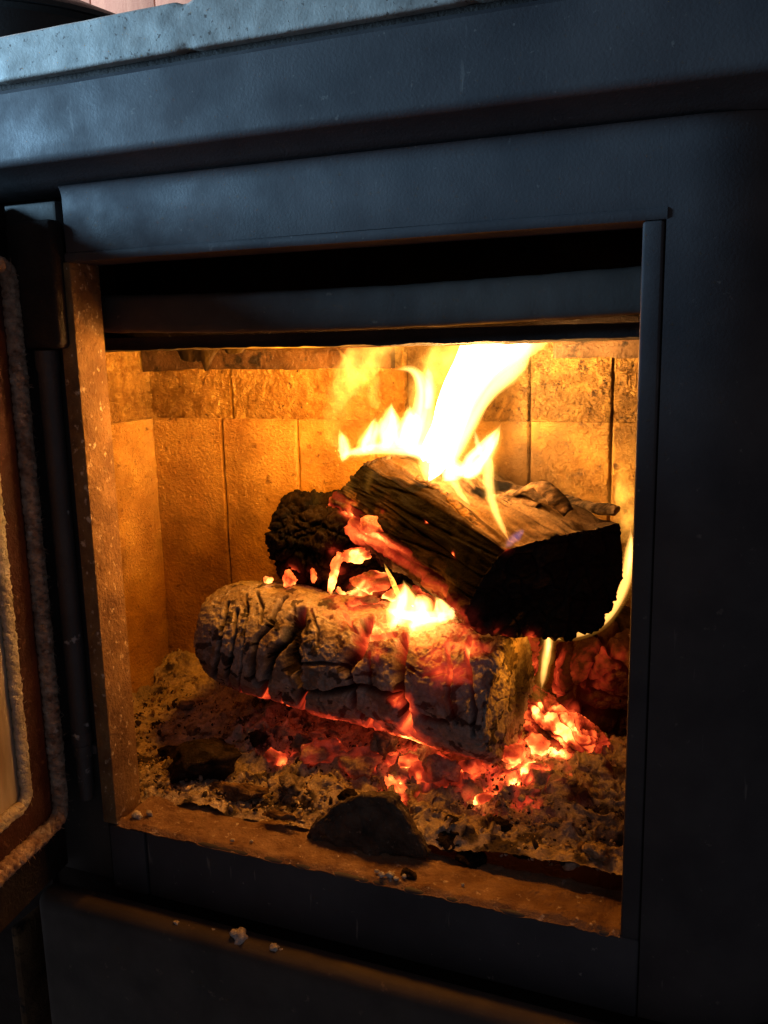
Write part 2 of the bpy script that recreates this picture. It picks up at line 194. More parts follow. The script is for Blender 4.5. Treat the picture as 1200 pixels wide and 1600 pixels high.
def grid_normals(P, wrap_v=False):
    du = np.gradient(P, axis=0)
    if wrap_v:
        dv = (np.roll(P, -1, 1) - np.roll(P, 1, 1)) * .5
    else:
        dv = np.gradient(P, axis=1)
    n = np.cross(du, dv)
    return n / (np.linalg.norm(n, axis=2, keepdims=True) + 1e-12)

def box(name, lo, hi, mat, parent=None, bevel=0.0, seg=2, dirt=0.0):
    bm = bmesh.new()
    bmesh.ops.create_cube(bm, size=1.0)
    lo = Vector(lo); hi = Vector(hi)
    for v in bm.verts:
        v.co = Vector(((v.co.x + .5) * (hi.x - lo.x) + lo.x, (v.co.y + .5) * (hi.y - lo.y) + lo.y, (v.co.z + .5) * (hi.z - lo.z) + lo.z))
    if bevel:
        bmesh.ops.bevel(bm, geom=bm.edges[:], offset=bevel, segments=seg, profile=0.5, affect='EDGES')
    me = bpy.data.meshes.new(name)
    bm.to_mesh(me); bm.free()
    if bevel:
        for p in me.polygons:
            p.use_smooth = True
        me.set_sharp_from_angle(angle=math.radians(40))
    return link(name, me, mat, parent)

def extrude_profile(name, prof, x0, x1, mat, parent=None, nx=2, wob=0.0, seed=0):
    """closed (y, z) profile swept along x, with end caps"""
    prof = np.array(prof)
    xs = np.linspace(x0, x1, nx)
    P = np.zeros((nx, len(prof), 3))
    P[:, :, 0] = xs[:, None]; P[:, :, 1] = prof[None, :, 0]; P[:, :, 2] = prof[None, :, 1]
    V = P.reshape(-1, 3)
    if wob:
        V[:, 1] += wob * fbm(V, 9.0, 3, seed); V[:, 2] += wob * fbm(V + 3.1, 9.0, 3, seed + 5)
    bm = bmesh.new()
    vv = [bm.verts.new(c) for c in V]
    n = len(prof)
    for f in grid_faces(nx, n, True):
        bm.faces.new([vv[i] for i in f])
    bm.faces.new(vv[:n]); bm.faces.new(list(reversed(vv[-n:])))
    bmesh.ops.recalc_face_normals(bm, faces=bm.faces[:])
    me = bpy.data.meshes.new(name)
    bm.to_mesh(me); bm.free()
    for p in me.polygons:
        p.use_smooth = True
    me.set_sharp_from_angle(angle=math.radians(38))
    return link(name, me, mat, parent)

def tube_mesh(name, pts, rad, seg=12, caps=True):
    pts = np.asarray(pts, float)
    n = len(pts)
    rad = np.broadcast_to(np.asarray(rad, float), (n,))
    T = np.gradient(pts, axis=0); T /= np.linalg.norm(T, axis=1, keepdims=True) + 1e-12
    up = np.array([0.13, 0.31, 0.94])
    A = np.cross(T, up); A /= np.linalg.norm(A, axis=1, keepdims=True) + 1e-12
    B = np.cross(T, A)
    th = np.linspace(0, 2 * np.pi, seg, endpoint=False)
    P = pts[:, None] + rad[:, None, None] * (np.cos(th)[None, :, None] * A[:, None] + np.sin(th)[None, :, None] * B[:, None])
    V = P.reshape(-1, 3)
    F = grid_faces(n, seg, True)
    return V, F

# ------------------------------------------------------------------ materials
def new_mat(name):
    m = bpy.data.materials.new(name)
    m.use_nodes = True
    nt = m.node_tree
    b = nt.nodes["Principled BSDF"]
    return m, nt, b

def N(nt, typ, **kw):
    n = nt.nodes.new(typ)
    for k, v in kw.items():
        if k.startswith("i_"):
            n.inputs[k[2:].replace("_", " ")].default_value = v
        else:
            setattr(n, k, v)
    return n

def coords(nt, scale=(1, 1, 1)):
    tc = N(nt, 'ShaderNodeTexCoord')
    mp = N(nt, 'ShaderNodeMapping')
    mp.inputs['Scale'].default_value = scale
    nt.links.new(tc.outputs['Object'], mp.inputs['Vector'])
    return mp.outputs['Vector']

def noise(nt, vec, scale, detail=5, rough=0.55, lo=0.35, hi=0.65):
    n = N(nt, 'ShaderNodeTexNoise')
    n.inputs['Scale'].default_value = scale
    n.inputs['Detail'].default_value = detail
    n.inputs['Roughness'].default_value = rough
    nt.links.new(vec, n.inputs['Vector'])
    r = N(nt, 'ShaderNodeMapRange')
    r.inputs['From Min'].default_value = lo
    r.inputs['From Max'].default_value = hi
    nt.links.new(n.outputs['Fac'], r.inputs['Value'])
    return r.outputs['Result']

def mix(nt, fac, a, b):
    m = N(nt, 'ShaderNodeMix', data_type='RGBA')
    if isinstance(fac, (int, float)):
        m.inputs[0].default_value = fac
    else:
        nt.links.new(fac, m.inputs[0])
    for sock, val in ((m.inputs[6], a), (m.inputs[7], b)):
        if isinstance(val, tuple):
            sock.default_value = (*val, 1)
        else:
            nt.links.new(val, sock)
    return m.outputs[2]

def math_n(nt, op, a, b=None):
    m = N(nt, 'ShaderNodeMath', operation=op)
    for s, v in ((m.inputs[0], a), (m.inputs[1], b)):
        if v is None:
            continue
        if isinstance(v, (int, float)):
            s.default_value = v
        else:
            nt.links.new(v, s)
    return m.outputs[0]

def bump(nt, b, height, dist, strength=1.0):
    bp = N(nt, 'ShaderNodeBump')
    bp.inputs['Strength'].default_value = strength
    bp.inputs['Distance'].default_value = dist
    nt.links.new(height, bp.inputs['Height'])
    nt.links.new(bp.outputs['Normal'], b.inputs['Normal'])

def surface(name, c1, c2, scale, rough=(.5, .7), bump_scale=400, bump_d=.0002, c3=None, spot_scale=60, spot=(.62, .70), spec=.4, stretch=(1, 1, 1), metallic=0.0, bump_lo=(.3, .7), soot=None, streak=None, cast=0.0):
    m, nt, b = new_mat(name)
    v = coords(nt, stretch)
    n1 = noise(nt, v, scale, 6)
    col = mix(nt, n1, c1, c2)
    if c3 is not None:
        n2 = noise(nt, v, spot_scale, 4, .6, *spot)
        col = mix(nt, n2, col, c3)
    if soot is not None:
        n3 = noise(nt, v, soot[1], 5, .6, soot[2], soot[3])
        col = mix(nt, math_n(nt, 'MULTIPLY', n3, soot[4]), col, soot[0])
    if streak is not None:
        vs_ = coords(nt, (3.0, 3.0, .35))
        n4 = noise(nt, vs_, 62, 3, .5, .70, .76)
        col = mix(nt, math_n(nt, 'MULTIPLY', n4, .6), col, streak)
    nt.links.new(col, b.inputs['Base Color'])
    r = N(nt, 'ShaderNodeMapRange')
    r.inputs['To Min'].default_value, r.inputs['To Max'].default_value = rough
    nt.links.new(noise(nt, v, scale * 2.3, 4), r.inputs['Value'])
    nt.links.new(r.outputs['Result'], b.inputs['Roughness'])
    b.inputs['Specular IOR Level'].default_value = spec
    b.inputs['Metallic'].default_value = metallic
    h1 = noise(nt, v, bump_scale, 6, .6, *bump_lo)
    if cast:
        h1 = math_n(nt, 'ADD', h1, math_n(nt, 'MULTIPLY', noise(nt, v, 130, 3, .5, .2, .8), cast))
    bump(nt, b, h1, bump_d)
    return m

M = {}
M['paint'] = surface('stove_paint', (.032, .031, .036), (.066, .061, .065), 11, (.50, .84), 520, .00008, (.12, .11, .105), 180, (.665, .74), .26, soot=((.022, .019, .020), 4, .45, .70, .30), streak=(.15, .14, .135), cast=.12)
M['paint_low'] = surface('dusty_stove_paint', (.036, .037, .045), (.060, .060, .070), 9, (.5, .7), 600, .00010, (.18, .17, .165), 150, (.67, .74), .3, soot=((.02, .018, .018), 6, .48, .66, .35), streak=(.2, .19, .18), cast=.15)
M['plate'] = surface('weathered_grey_plate', (.22, .215, .20), (.37, .355, .325), 60, (.55, .8), 500, .00015, (.09, .07, .06), 300, (.63, .68), .25, soot=((.16, .13, .11), 9, .5, .68, .7))
M['soot'] = surface('sooty_shaded_iron', (.016, .012, .011), (.032, .025, .022), 22, (.7, .9), 350, .0005, None, spec=.2)
M['bar'] = surface('dusty_dark_iron', (.040, .036, .034), (.066, .058, .052), 18, (.55, .75), 420, .00008, (.12, .10, .08), 120, (.66, .74), .3)
M['jamb'] = surface('rusty_ash_dusted_iron', (.12, .065, .028), (.27, .17, .075), 34, (.6, .85), 320, .0009, (.60, .52, .40), 170, (.60, .70), .3, (1, 1, .85))
M['sill'] = surface('rusty_sill_iron', (.13, .075, .045), (.27, .185, .12), 40, (.7, .95), 500, .0008, (.50, .46, .42), 150, (.62, .72), .2)
M['rust'] = surface('dark_red_rust', (.030, .010, .008), (.065, .024, .016), 30, (.6, .85), 380, .0006, (.12, .06, .035), 90, (.62, .72), .2)
M['hinge'] = surface('worn_hinge_steel', (.028, .029, .032), (.05, .051, .055), 16, (.38, .55), 500, .0002, (.30, .31, .32), 75, (.66, .72), .45)
M['retainer'] = surface('scorched_iron_strip', (.06, .035, .02), (.16, .10, .05), 30, (.7, .9), 260, .0012, (.02, .015, .012), 45, (.55, .65), .2)
M['brick'] = surface('fire_brick', (.42, .24, .06), (.68, .45, .13), 17, (.85, .97), 320, .0013, (.22, .12, .035), 110, (.60, .72), .12, soot=((.13, .07, .02), 7, .46, .66, .75))
M['brick_rough'] = surface('rough_fire_brick', (.38, .22, .055), (.68, .45, .13), 110, (.9, 1.0), 260, .0036, (.10, .06, .03), 170, (.62, .72), .1, soot=((.13, .07, .02), 8, .46, .66, .75))
M['brick_sooty_dim'] = surface('sooty_dimmed_fire_brick', (.22, .125, .032), (.40, .25, .075), 17, (.85, .97), 320, .0013, (.10, .06, .03), 110, (.58, .72), .12, soot=((.06, .04, .025), 8, .42, .62, .8))  # right-hand bricks: soot mottling, base colour halved to stand for weaker light
M['brick_rough_sooty_dim'] = surface('rough_sooty_dimmed_fire_brick', (.19, .11, .03), (.40, .25, .075), 100, (.9, 1.0), 260, .0034, (.06, .035, .02), 170, (.56, .68), .1, soot=((.06, .04, .025), 8, .42, .62, .8))  # rough course, colour dimmed the same way for the less lit right side
M['glass'] = None
M['lump'] = surface('dull_scaled_iron', (.055, .045, .038), (.12, .098, .08), 60, (.75, .95), 500, .0011, (.24, .21, .18), 200, (.64, .72), .2)
M['pink_wood'] = surface('pinkish_wall_board', (.62, .40, .36), (.72, .50, .44), 14, (.5, .7), 200, .0004, None, stretch=(6, 6, .5))
M['rope'] = surface('stove_rope_fibre', (.22, .14, .10), (.50, .40, .32), 120, (.9, 1.0), 900, .0008, (.62, .56, .50), 130, (.60, .72), .1)
M['rope_pale'] = surface('pale_gasket_tape', (.36, .33, .24), (.58, .54, .44), 60, (.9, 1.0), 700, .0008, (.70, .67, .60), 90, (.6, .7), .1)
M['pot'] = surface('black_pot_enamel', (.010, .010, .011), (.018, .017, .017), 10, (.4, .5), 400, .0001)
M['crumb'] = surface('white_ash_crumb', (.42, .42, .43), (.66, .66, .67), 200, (.9, 1), 900, .001, None, spec=.1)

def make_glass():
    m, nt, b = new_mat('smoky_door_glass')
    v = coords(nt)
    col = mix(nt, noise(nt, coords(nt, (1, 1, .2)), 40, 5), (.20, .16, .11), (.46, .42, .34))
    nt.links.new(col, b.inputs['Base Color'])
    b.inputs['Roughness'].default_value = .35
    b.inputs['Specular IOR Level'].default_value = .5
    b.inputs['Transmission Weight'].default_value = .0
    return m
M['glass'] = make_glass()

def ember_mat(name, bump_scale=300, bump_d=.0008, fine=(.55, 1.15), gain=1.0, stretch=(1, 1, 1)):
    """own colour from the attribute 'col'; embers give off light where the attribute 'ember' is set"""
    m, nt, b = new_mat(name)
    m.cycles.emission_sampling = 'NONE'
    v = coords(nt, stretch)
    a = N(nt, 'ShaderNodeAttribute', attribute_name='col')
    e = N(nt, 'ShaderNodeAttribute', attribute_name='ember')
    n1 = noise(nt, v, bump_scale * .6, 6, .65, .3, .7)
    r = N(nt, 'ShaderNodeMapRange')
    r.inputs['To Min'].default_value, r.inputs['To Max'].default_value = fine
    nt.links.new(n1, r.inputs['Value'])
    vm = N(nt, 'ShaderNodeVectorMath', operation='SCALE')
    nt.links.new(a.outputs['Color'], vm.inputs[0])
    nt.links.new(r.outputs['Result'], vm.inputs['Scale'])
    nt.links.new(vm.outputs[0], b.inputs['Base Color'])
    b.inputs['Roughness'].default_value = .92
    b.inputs['Specular IOR Level'].default_value = .03
    n2 = noise(nt, v, 170, 5, .6, .25, .75)
    ev = math_n(nt, 'MULTIPLY', e.outputs['Fac'], math_n(nt, 'ADD', math_n(nt, 'MULTIPLY', n2, .28), .80))
    ramp = N(nt, 'ShaderNodeValToRGB')
    cr = ramp.color_ramp
    cr.elements[0].position = 0.0; cr.elements[0].color = (0, 0, 0, 1)
    cr.elements[1].position = 1.0; cr.elements[1].color = (1.0, .34, .07, 1)
    for pos, c in ((.18, (.012, .0006, .0002, 1)), (.42, (.20, .012, .0035, 1)), (.68, (.62, .075, .014, 1))):
        el = cr.elements.new(pos); el.color = c
    nt.links.new(ev, ramp.inputs['Fac'])
    st = math_n(nt, 'ADD', math_n(nt, 'MULTIPLY', math_n(nt, 'POWER', ev, 3.0), 4.2 * gain), 1.5 * gain)
    nt.links.new(ramp.outputs['Color'], b.inputs['Emission Color'])
    nt.links.new(st, b.inputs['Emission Strength'])
    bump(nt, b, noise(nt, v, bump_scale, 7, .65, .25, .75), bump_d)
    return m

M['log'] = ember_mat('charred_wood', 420, .0009)
M['greylog'] = ember_mat('ash_coated_wood', 520, .0009, (.62, 1.12), 1.35)
M['ash'] = ember_mat('wood_ash', 700, .0010, (.6, 1.15), 1.6)
M['coal'] = ember_mat('charcoal', 420, .0018, (.5, 1.25), 1.3)

def flame_mat(name, col, strength, noisy=False):
    m = bpy.data.materials.new(name)
    m.use_nodes = True
    nt = m.node_tree
    nt.nodes.clear()
    out = N(nt, 'ShaderNodeOutputMaterial')
    em = N(nt, 'ShaderNodeEmission')
    em.inputs['Color'].default_value = (*col, 1)
    em.inputs['Strength'].default_value = strength
    if noisy:
        v = coords(nt, (1, 1, .85))
        n = noise(nt, v, 46, 5, .6, .40, .68)
        p = math_n(nt, 'POWER', n, 1.6)
        nt.links.new(math_n(nt, 'MULTIPLY', math_n(nt, 'ADD', p, .08), strength), em.inputs['Strength'])
    nt.links.new(em.outputs[0], out.inputs['Volume'])
    return m

FM = {1: flame_mat('white_hot_flame', (1.0, .54, .19), 235),
      2: flame_mat('yellow_flame', (1.0, .46, .10), 170),
      3: flame_mat('orange_flame', (1.0, .43, .055), 125, True),
      4: flame_mat('thin_flame', (1.0, .38, .04), 16, True),
      5: flame_mat('flame_fringe', (1.0, .40, .045), 16),
      6: flame_mat('blue_flame', (.25, .32, 1.0), 24)}

# ================================================================== background
wall = bpy.data.objects.new('wall', None)
scene.collection.objects.link(wall)
wall['kind'] = 'structure'
bw = 0.14
x = -0.5418 - bw * 7
while x < 0.9:
    box('plank', (x + .0015, .90, .30), (x + bw - .0015, .92, 1.9), M['pink_wood'], wall, .0012)
    x += bw
box('backing', (-1.6, .922, .30), (1.0, .94, 1.9), M['rust'], wall)

# ================================================================== stove
stove = thing('wood_stove', 'dark blue-grey cast iron wood stove with its fire door standing open', 'stove')
GX0, GX1 = -0.30, 0.66            # body width
FB0, FB1 = -0.145, 0.545          # firebox inside width
FD = 0.28                         # firebox back
# top plate: pale weathered edge, slightly chipped
def top_plate():
    nx, prof = 300, []
    y0, z0, z1 = -.0312, .5588, .5868
    r = .0022
    for a in np.linspace(-90, -180, 5):
        prof.append((y0 + r + r * math.cos(math.radians(a)), z0 + r + r * math.sin(math.radians(a))))
    for t in np.linspace(.15, .85, 8):
        prof.append((y0, z0 + t * (z1 - z0)))
    for a in np.linspace(180, 90, 5):
        prof.append((y0 + r + r * math.cos(math.radians(a)), z1 - r + r * math.sin(math.radians(a))))
    prof += [(.45, z1), (.45, z0)]
    o = extrude_profile('top_plate', prof, GX0 - .03, GX1 + .03, M['plate'], stove, nx)
    me = o.data
    co = np.zeros(len(me.vertices) * 3, dtype=np.float32); me.vertices.foreach_get('co', co); co = co.reshape(-1, 3)
    front = co[:, 1] < .0
    n = fbm(co, 90, 4, 3)
    chip = sstep(.62, .9, fbm(co * np.array([1, 0, 0]) + np.array([0, 0, 3.0]), 38, 3, 11)) * (np.abs(co[:, 2] - .5728) > .0105)
    co[:, 1] += front * (.00035 * n + .0016 * chip)
    co[:, 2] += front * chip * np.where(co[:, 2] > .573, -.0012, .0008)
    me.vertices.foreach_set('co', co.ravel().astype(np.float32)); me.update()
    return o
top_plate()
box('top_gap_seal', (GX0, -.0235, .5530), (GX1, .40, .5594), M['soot'], stove)
# projecting frieze with a rounded lower edge and a sloping underside
prof = [(.03, .5545), (-.026, .5545)]
prof += [(-.030, .551), (-.0302, .53)]
cyy, czz, r = -.0242, .5105, .006
for a in np.linspace(180, 262, 14):
    prof.append((cyy + r * math.cos(math.radians(a)), czz + r * math.sin(math.radians(a))))
prof += [(-.008, .4990), (.0005, .4946), (.03, .4940)]
extrude_profile('frieze', prof, GX0, GX1, M['paint'], stove, 160, .00025, 2)
# header with a soft cove under the frieze; past the opening its face turns away in a curve
def turned_face(name, rows, x0, x1, y_at, mat, depth=.032, nx=90):
    X = np.linspace(x0, x1, nx)
    prof = list(rows) + [(depth, rows[-1][1]), (depth, rows[0][1])]
    P = np.zeros((nx, len(prof), 3))
    P[:, :, 0] = X[:, None]
    for k, (yy, zz) in enumerate(prof):
        P[:, k, 1] = yy + (y_at(X) if k < len(rows) else 0)
        P[:, k, 2] = zz
    n = len(prof)
    bm = bmesh.new()
    vv = [bm.verts.new(c) for c in P.reshape(-1, 3)]
    for f in grid_faces(nx, n, True): bm.faces.new([vv[i] for i in f])
    bm.faces.new(vv[:n]); bm.faces.new(list(reversed(vv[-n:])))
    bmesh.ops.recalc_face_normals(bm, faces=bm.faces[:])
    me = bpy.data.meshes.new(name); bm.to_mesh(me); bm.free()
    for p in me.polygons: p.use_smooth = True
    me.set_sharp_from_angle(angle=math.radians(38))
    return link(name, me, mat, stove)
def turn(X):
    t = np.clip((X - .424) / .075, 0, 1)
    return .030 * t * t + 0.0
rows = [(0, .4488), (0, .460), (0, .475), (-.0001, .4850)]
for a in np.linspace(0, 80, 9):
    rows.append((-.0045 + .0045 * math.cos(math.radians(a)), .4855 + .0088 * math.sin(math.radians(a))))
turned_face('header_panel', rows, -.0030, .41285, turn, M['paint'], .034)
extrude_profile('opening_rim', [(-.0006, .4486), (-.0014, .4474), (-.0014, .4436), (-.0004, .4422), (.0319, .4422), (.0319, .4485)], -.004, .4133, M['paint'], stove, 60, .0003, 4)
turned_face('right_stile', [(.0014, -.0605), (-.0003, -.0590), (-.0003, .2)] + rows, .4129, .52, turn, M['paint'], .034)
box('opening_rim', (.4003, -.0008, -.004), (.4119, .0316, .4420), M['paint'], stove, .0018, 3)
box('stile_groove', (.4112, .002, -.055), (.4140, .030, .4425), M['soot'], stove)
box('left_jamb', (-.0145, -.0008, -.0035), (-.0003, .0318, .4425), M['jamb'], stove, .0016, 2)
box('left_stile', (-.0080, -.0018, -.0605), (.0264, .0325, -.0040), M['paint_low'], stove, .0016)
box('sill_rail', (.0272, -.0014, -.0608), (.4122, .0326, -.0030), M['paint_low'], stove, .0030, 3)
# sill top: rusty, ash dusted shelf, uneven
def sill_top():
    nx, ny = 260, 44
    X, Y = np.meshgrid(np.linspace(.0, .4003, nx), np.linspace(-.0008, .046, ny), indexing='ij')
    P = np.stack([X, Y, np.zeros_like(X)], -1)
    V = P.reshape(-1, 3)
    V[:, 2] = -.0012 + .0011 * fbm(V, 70, 4, 5) + .0012 * np.clip(fbm(V, 200, 3, 9), 0, 1)
    edge = sstep(.0035, -.001, V[:, 1])
    V[:, 2] -= edge * .0035
    V[:, 1] -= .0006 * edge
    return link('sill_shelf', mesh_np('sill_shelf', V, grid_faces(nx, ny)), M['sill'], stove)
sill_top()
# left post behind the hinge
box('hinge_post', (-.085, .006, -.0605), (-.0150, .040, .4872), M['bar'], stove, .003)
box('body_side', (GX0, .036, -.30), (-.182, .45, .5525), M['soot'], stove)
box('left_front', (GX0, .010, -.30), (-.0858, .032, .4870), M['soot'], stove)  # near-black colour stands in for the shade left of the door
box('body_side', (FB1 + .03, .034, -.30), (GX1 - .004, .45, .5525), M['soot'], stove)
# hinge tube, collars
def lathe(name, prof, cx, cyv, mat, parent, seg=28):
    prof = np.array(prof)
    th = np.linspace(0, 2 * np.pi, seg, endpoint=False)
    P = np.zeros((len(prof), seg, 3))
    P[:, :, 0] = cx + prof[:, 0:1] * np.cos(th); P[:, :, 1] = cyv + prof[:, 0:1] * np.sin(th); P[:, :, 2] = prof[:, 1:2]
    me = mesh_np(name, P.reshape(-1, 3), grid_faces(len(prof), seg, True))
    me.set_sharp_from_angle(angle=math.radians(40))
    return link(name, me, mat, parent)
hx, hy = -.0262, -.0035
hz = [(0, .0655), (.0072, .0655), (.0082, .067), (.0082, .0745), (.0075, .0755), (.0075, .076)]
hz += [(.0076, z) for z in np.linspace(.08, .36, 20)] + [(.0076, .364), (.0088, .366), (.0088, .3795), (0, .3795)]
lathe('hinge_tube', hz, hx, hy, M['hinge'], stove)
lathe('hinge_pin', [(0, .018), (.0058, .018), (.0062, .020), (.0062, .054), (.0070, .055), (.0070, .0652), (0, .0652)], hx, hy, M['hinge'], stove)
box('hinge_lug', (-.050, .000, .0555), (-.0155, .0075, .0635), M['hinge'], stove, .0015)
# ash door below
def ash_door():
    x0, x1, z1 = -.0640, .60, -.0560
    yb, yf = -.009, -.036
    nx, nz = 240, 60
    bm = bmesh.new()
    bmesh.ops.create_cube(bm, size=1)
    for v in bm.verts:
        v.co = Vector(((v.co.x + .5) * (x1 - x0) + x0, (v.co.y + .5) * (yb - yf) + yf, (v.co.z + .5) * (z1 + .30) - .30))
    ed = [e for e in bm.edges if abs(e.verts[0].co.z - z1) < 1e-5 and abs(e.verts[1].co.z - z1) < 1e-5 or all(abs(v.co.x - x0) < 1e-5 for v in e.verts)]
    bmesh.ops.bevel(bm, geom=ed, offset=.0130, segments=7, profile=.5, affect='EDGES')
    me = bpy.data.meshes.new('ash_door'); bm.to_mesh(me); bm.free()
    for p in me.polygons: p.use_smooth = True
    me.set_sharp_from_angle(angle=math.radians(50))
    return link('ash_door', me, M['bar'], stove)
ash_door()
box('lower_body', (-.085, .016, -.30), (GX1 - .01, .034, -.0612), M['soot'], stove)
box('side_flange', (-.0985, -.030, -.30), (-.0905, .010, -.1010), M['retainer'], stove, .003)

# firebox: floor, linings with single bricks, baffle
box('firebox_floor', (FB0 - .03, .0330, -.045), (FB1 + .03, FD + .03, -.036), M['soot'], stove)
box('firebox_roof', (FB0 - .03, .0330, .5260), (FB1 + .03, FD + .06, .5320), M['soot'], stove)
box('firebox_back', (FB0 - .03, FD + .040, -.045), (FB1 + .03, FD + .046, .526), M['soot'], stove)
box('upper_back', (FB0 - .03, FD - .010, .382), (FB1 + .03, FD - .004, .526), M['soot'], stove)
box('front_inner', (FB0 - .03, .0330, -.036), (-.0120, .0392, .526), M['soot'], stove)
box('right_front', (.5205, .0331, -.30), (GX1 - .002, .0395, .4935), M['paint_low'], stove)
box('front_inner', (.4005, .0345, -.036), (FB1 + .03, .0392, .526), M['soot'], stove)
box('front_inner', (-.0003, .0330, .4660), (.4003, .0392, .526), M['soot'], stove)

def brick(parent, lo, hi, face, mat, rough, seed, chip=.002, hedge=0.0):
    """brick with a worn, uneven face: 'face' is the axis and sign that looks into the firebox"""
    lo = np.array(lo, float); hi = np.array(hi, float)
    ax = 1 if face == '-y' else 0
    ua = 0 if ax == 1 else 1
    w, h = hi[ua] - lo[ua], hi[2] - lo[2]
    res = .0018 if rough else .0020
    nu, nv = max(8, int(w / res)), max(8, int(h / res))
    U, Wv = np.meshgrid(np.linspace(0, 1, nu), np.linspace(0, 1, nv), indexing='ij')
    e = np.minimum(np.minimum(U, 1 - U) * w, np.minimum(Wv, 1 - Wv) * h + .0016)
    V = np.zeros((nu, nv, 3))
    V[..., ua] = lo[ua] + U * w
    V[..., 2] = lo[2] + Wv * h
    base = {'-y': lo[1], '+x': hi[0], '-x': lo[0]}[face]
    sgn = {'-y': -1, '+x': 1, '-x': -1}[face]
    V[..., ax] = base
    Q = V.reshape(-1, 3)
    d = -.0036 * (1 - sstep(0, .0006 + .45 * chip * np.clip(fbm(Q, 70, 3, seed) + .9, .2, 3), e.ravel()))
    if rough:
        d = d + .0015 * fbm(Q, 110, 4, seed + 3) + .0012 * np.minimum(0, fbm(Q, 260, 3, seed + 7))
    else:
        d = d + .0007 * fbm(Q, 28, 4, seed + 3) + .0005 * np.minimum(0, fbm(Q, 240, 3, seed + 7) + .25)
    Q[:, ax] += sgn * d
    F = grid_faces(nu, nv)
    # back rim closes the brick
    rim = np.concatenate([np.arange(nv), np.arange(1, nu) * nv + nv - 1, (nu - 1) * nv + np.arange(nv - 2, -1, -1), np.arange(nu - 2, 0, -1) * nv])
    R = Q[rim].copy()
    R[:, ax] = base - sgn * (.028)
    n0 = len(Q); m = len(rim)
    k = np.arange(m)
    F2 = np.stack([rim, n0 + k, n0 + (k + 1) % m, rim[(k + 1) % m]], 1)
    if face == '+x':
        F = F[:, ::-1]; F2 = F2[:, ::-1]
    me = mesh_np('brick', np.concatenate([Q, R]), np.concatenate([F, F2]))
    me.set_sharp_from_angle(angle=math.radians(60))
    return link('brick', me, mat, parent)

def lining(name):
    o = bpy.data.objects.new(name, None); scene.collection.objects.link(o); o.parent = stove
    return o
bl = lining('back_lining')
xs = [FB0 - .005, -.0578, .0329, .1201, .2000, .2765, .3513, .425, .490, FB1]
g = .0003
for i in range(len(xs) - 1):
    jit = random.uniform(-.0008, .0008)
    brick(bl, (xs[i] + g, FD + jit, -.036), (xs[i + 1] - g, FD + .03, .3058), '-y', M['brick_sooty_dim' if xs[i] > .19 else 'brick'], False, 10 + i)
xs2 = [FB0 - .005, -.043, .155, .2765, .3513, FB1]
for i in range(len(xs2) - 1):
    brick(bl, (xs2[i] + .0001, FD - .0008 + random.uniform(-.0005, .0005), .3062), (xs2[i + 1] - .0001, FD + .03, .392), '-y', M['brick_rough_sooty_dim' if xs2[i] > .15 else 'brick_rough'], True, 40 + i, .0015)
ll = lining('left_lining')
ys = [.04, .125, .2050, FD + .0012]
for i in range(3):
    brick(ll, (FB0 - .03, ys[i] + g, -.036), (FB0, ys[i + 1] - g, .3052), '+x', M['brick'], False, 60 + i)
    brick(ll, (FB0 - .03, ys[i] + .0005, .3062), (FB0 + .001, ys[i + 1] - .0005, .392), '+x', M['brick_rough'], True, 70 + i, .003)
rl_ = lining('right_lining')
for i in range(3):
    brick(rl_, (FB1, ys[i] + g, -.036), (FB1 + .03, ys[i + 1] - g, .392), '-x', M['brick'], False, 80 + i)

# iron strip that holds the back bricks, ragged lower edge
def ragged_strip(name, x0, x1, y0, y1, zt, zb, amp, mat, seed, nx=340):
    X = np.linspace(x0, x1, nx)
    p = np.stack([X, 0 * X, 0 * X], 1)
    z = zb + amp * fbm(p, 55, 4, seed)
    prof = [(y0, 0), (y0, 1), (y1, 1), (y1, 0)]
    P = np.zeros((nx, 4, 3)); P[:, :, 0] = X[:, None]
    for k, (yy, t) in enumerate(prof):
        P[:, k, 1] = yy; P[:, k, 2] = zt if t else z
    me = mesh_np(name, P.reshape(-1, 3), grid_faces(nx, 4, True), smooth=False)
    return link(name, me, mat, stove)
ragged_strip('brick_retainer', FB0 + .002, .145, FD - .016, FD - .005, .3835, .3580, .0012, M['retainer'], 3)
ragged_strip('brick_retainer', .30, FB1 - .002, FD - .014, FD - .005, .3835, .3630, .0016, M['retainer'], 13)
# bowed bar across the throat and the baffle plate behind it
def bowed_bar():
    nx = 140
    X = np.linspace(-.020, .4200, nx)
    t = (X - .19) / .21
    bow = -.0042 * (1 - t * t)
    ns = 28
    P = np.zeros((nx, ns, 3))
    # rounded rectangular section
    w, h, r = .0065, .0145, .0042
    th = np.linspace(0, 2 * np.pi, ns, endpoint=False)
    sy = np.sign(np.cos(th)) * np.abs(np.cos(th)) ** .45 * w
    sz = np.sign(np.sin(th)) * np.abs(np.sin(th)) ** .45 * h
    P[:, :, 0] = X[:, None]
    P[:, :, 1] = .0470 + sy[None]
    P[:, :, 2] = .4075 + bow[:, None] + sz[None]
    V = P.reshape(-1, 3)
    V[:, 1] += .0004 * fbm(V, 60, 3, 4); V[:, 2] += .0004 * fbm(V + 5, 60, 3, 8)
    return link('throat_bar', mesh_np('throat_bar', V, grid_faces(nx, ns, True)), M['bar'], stove)
bowed_bar()
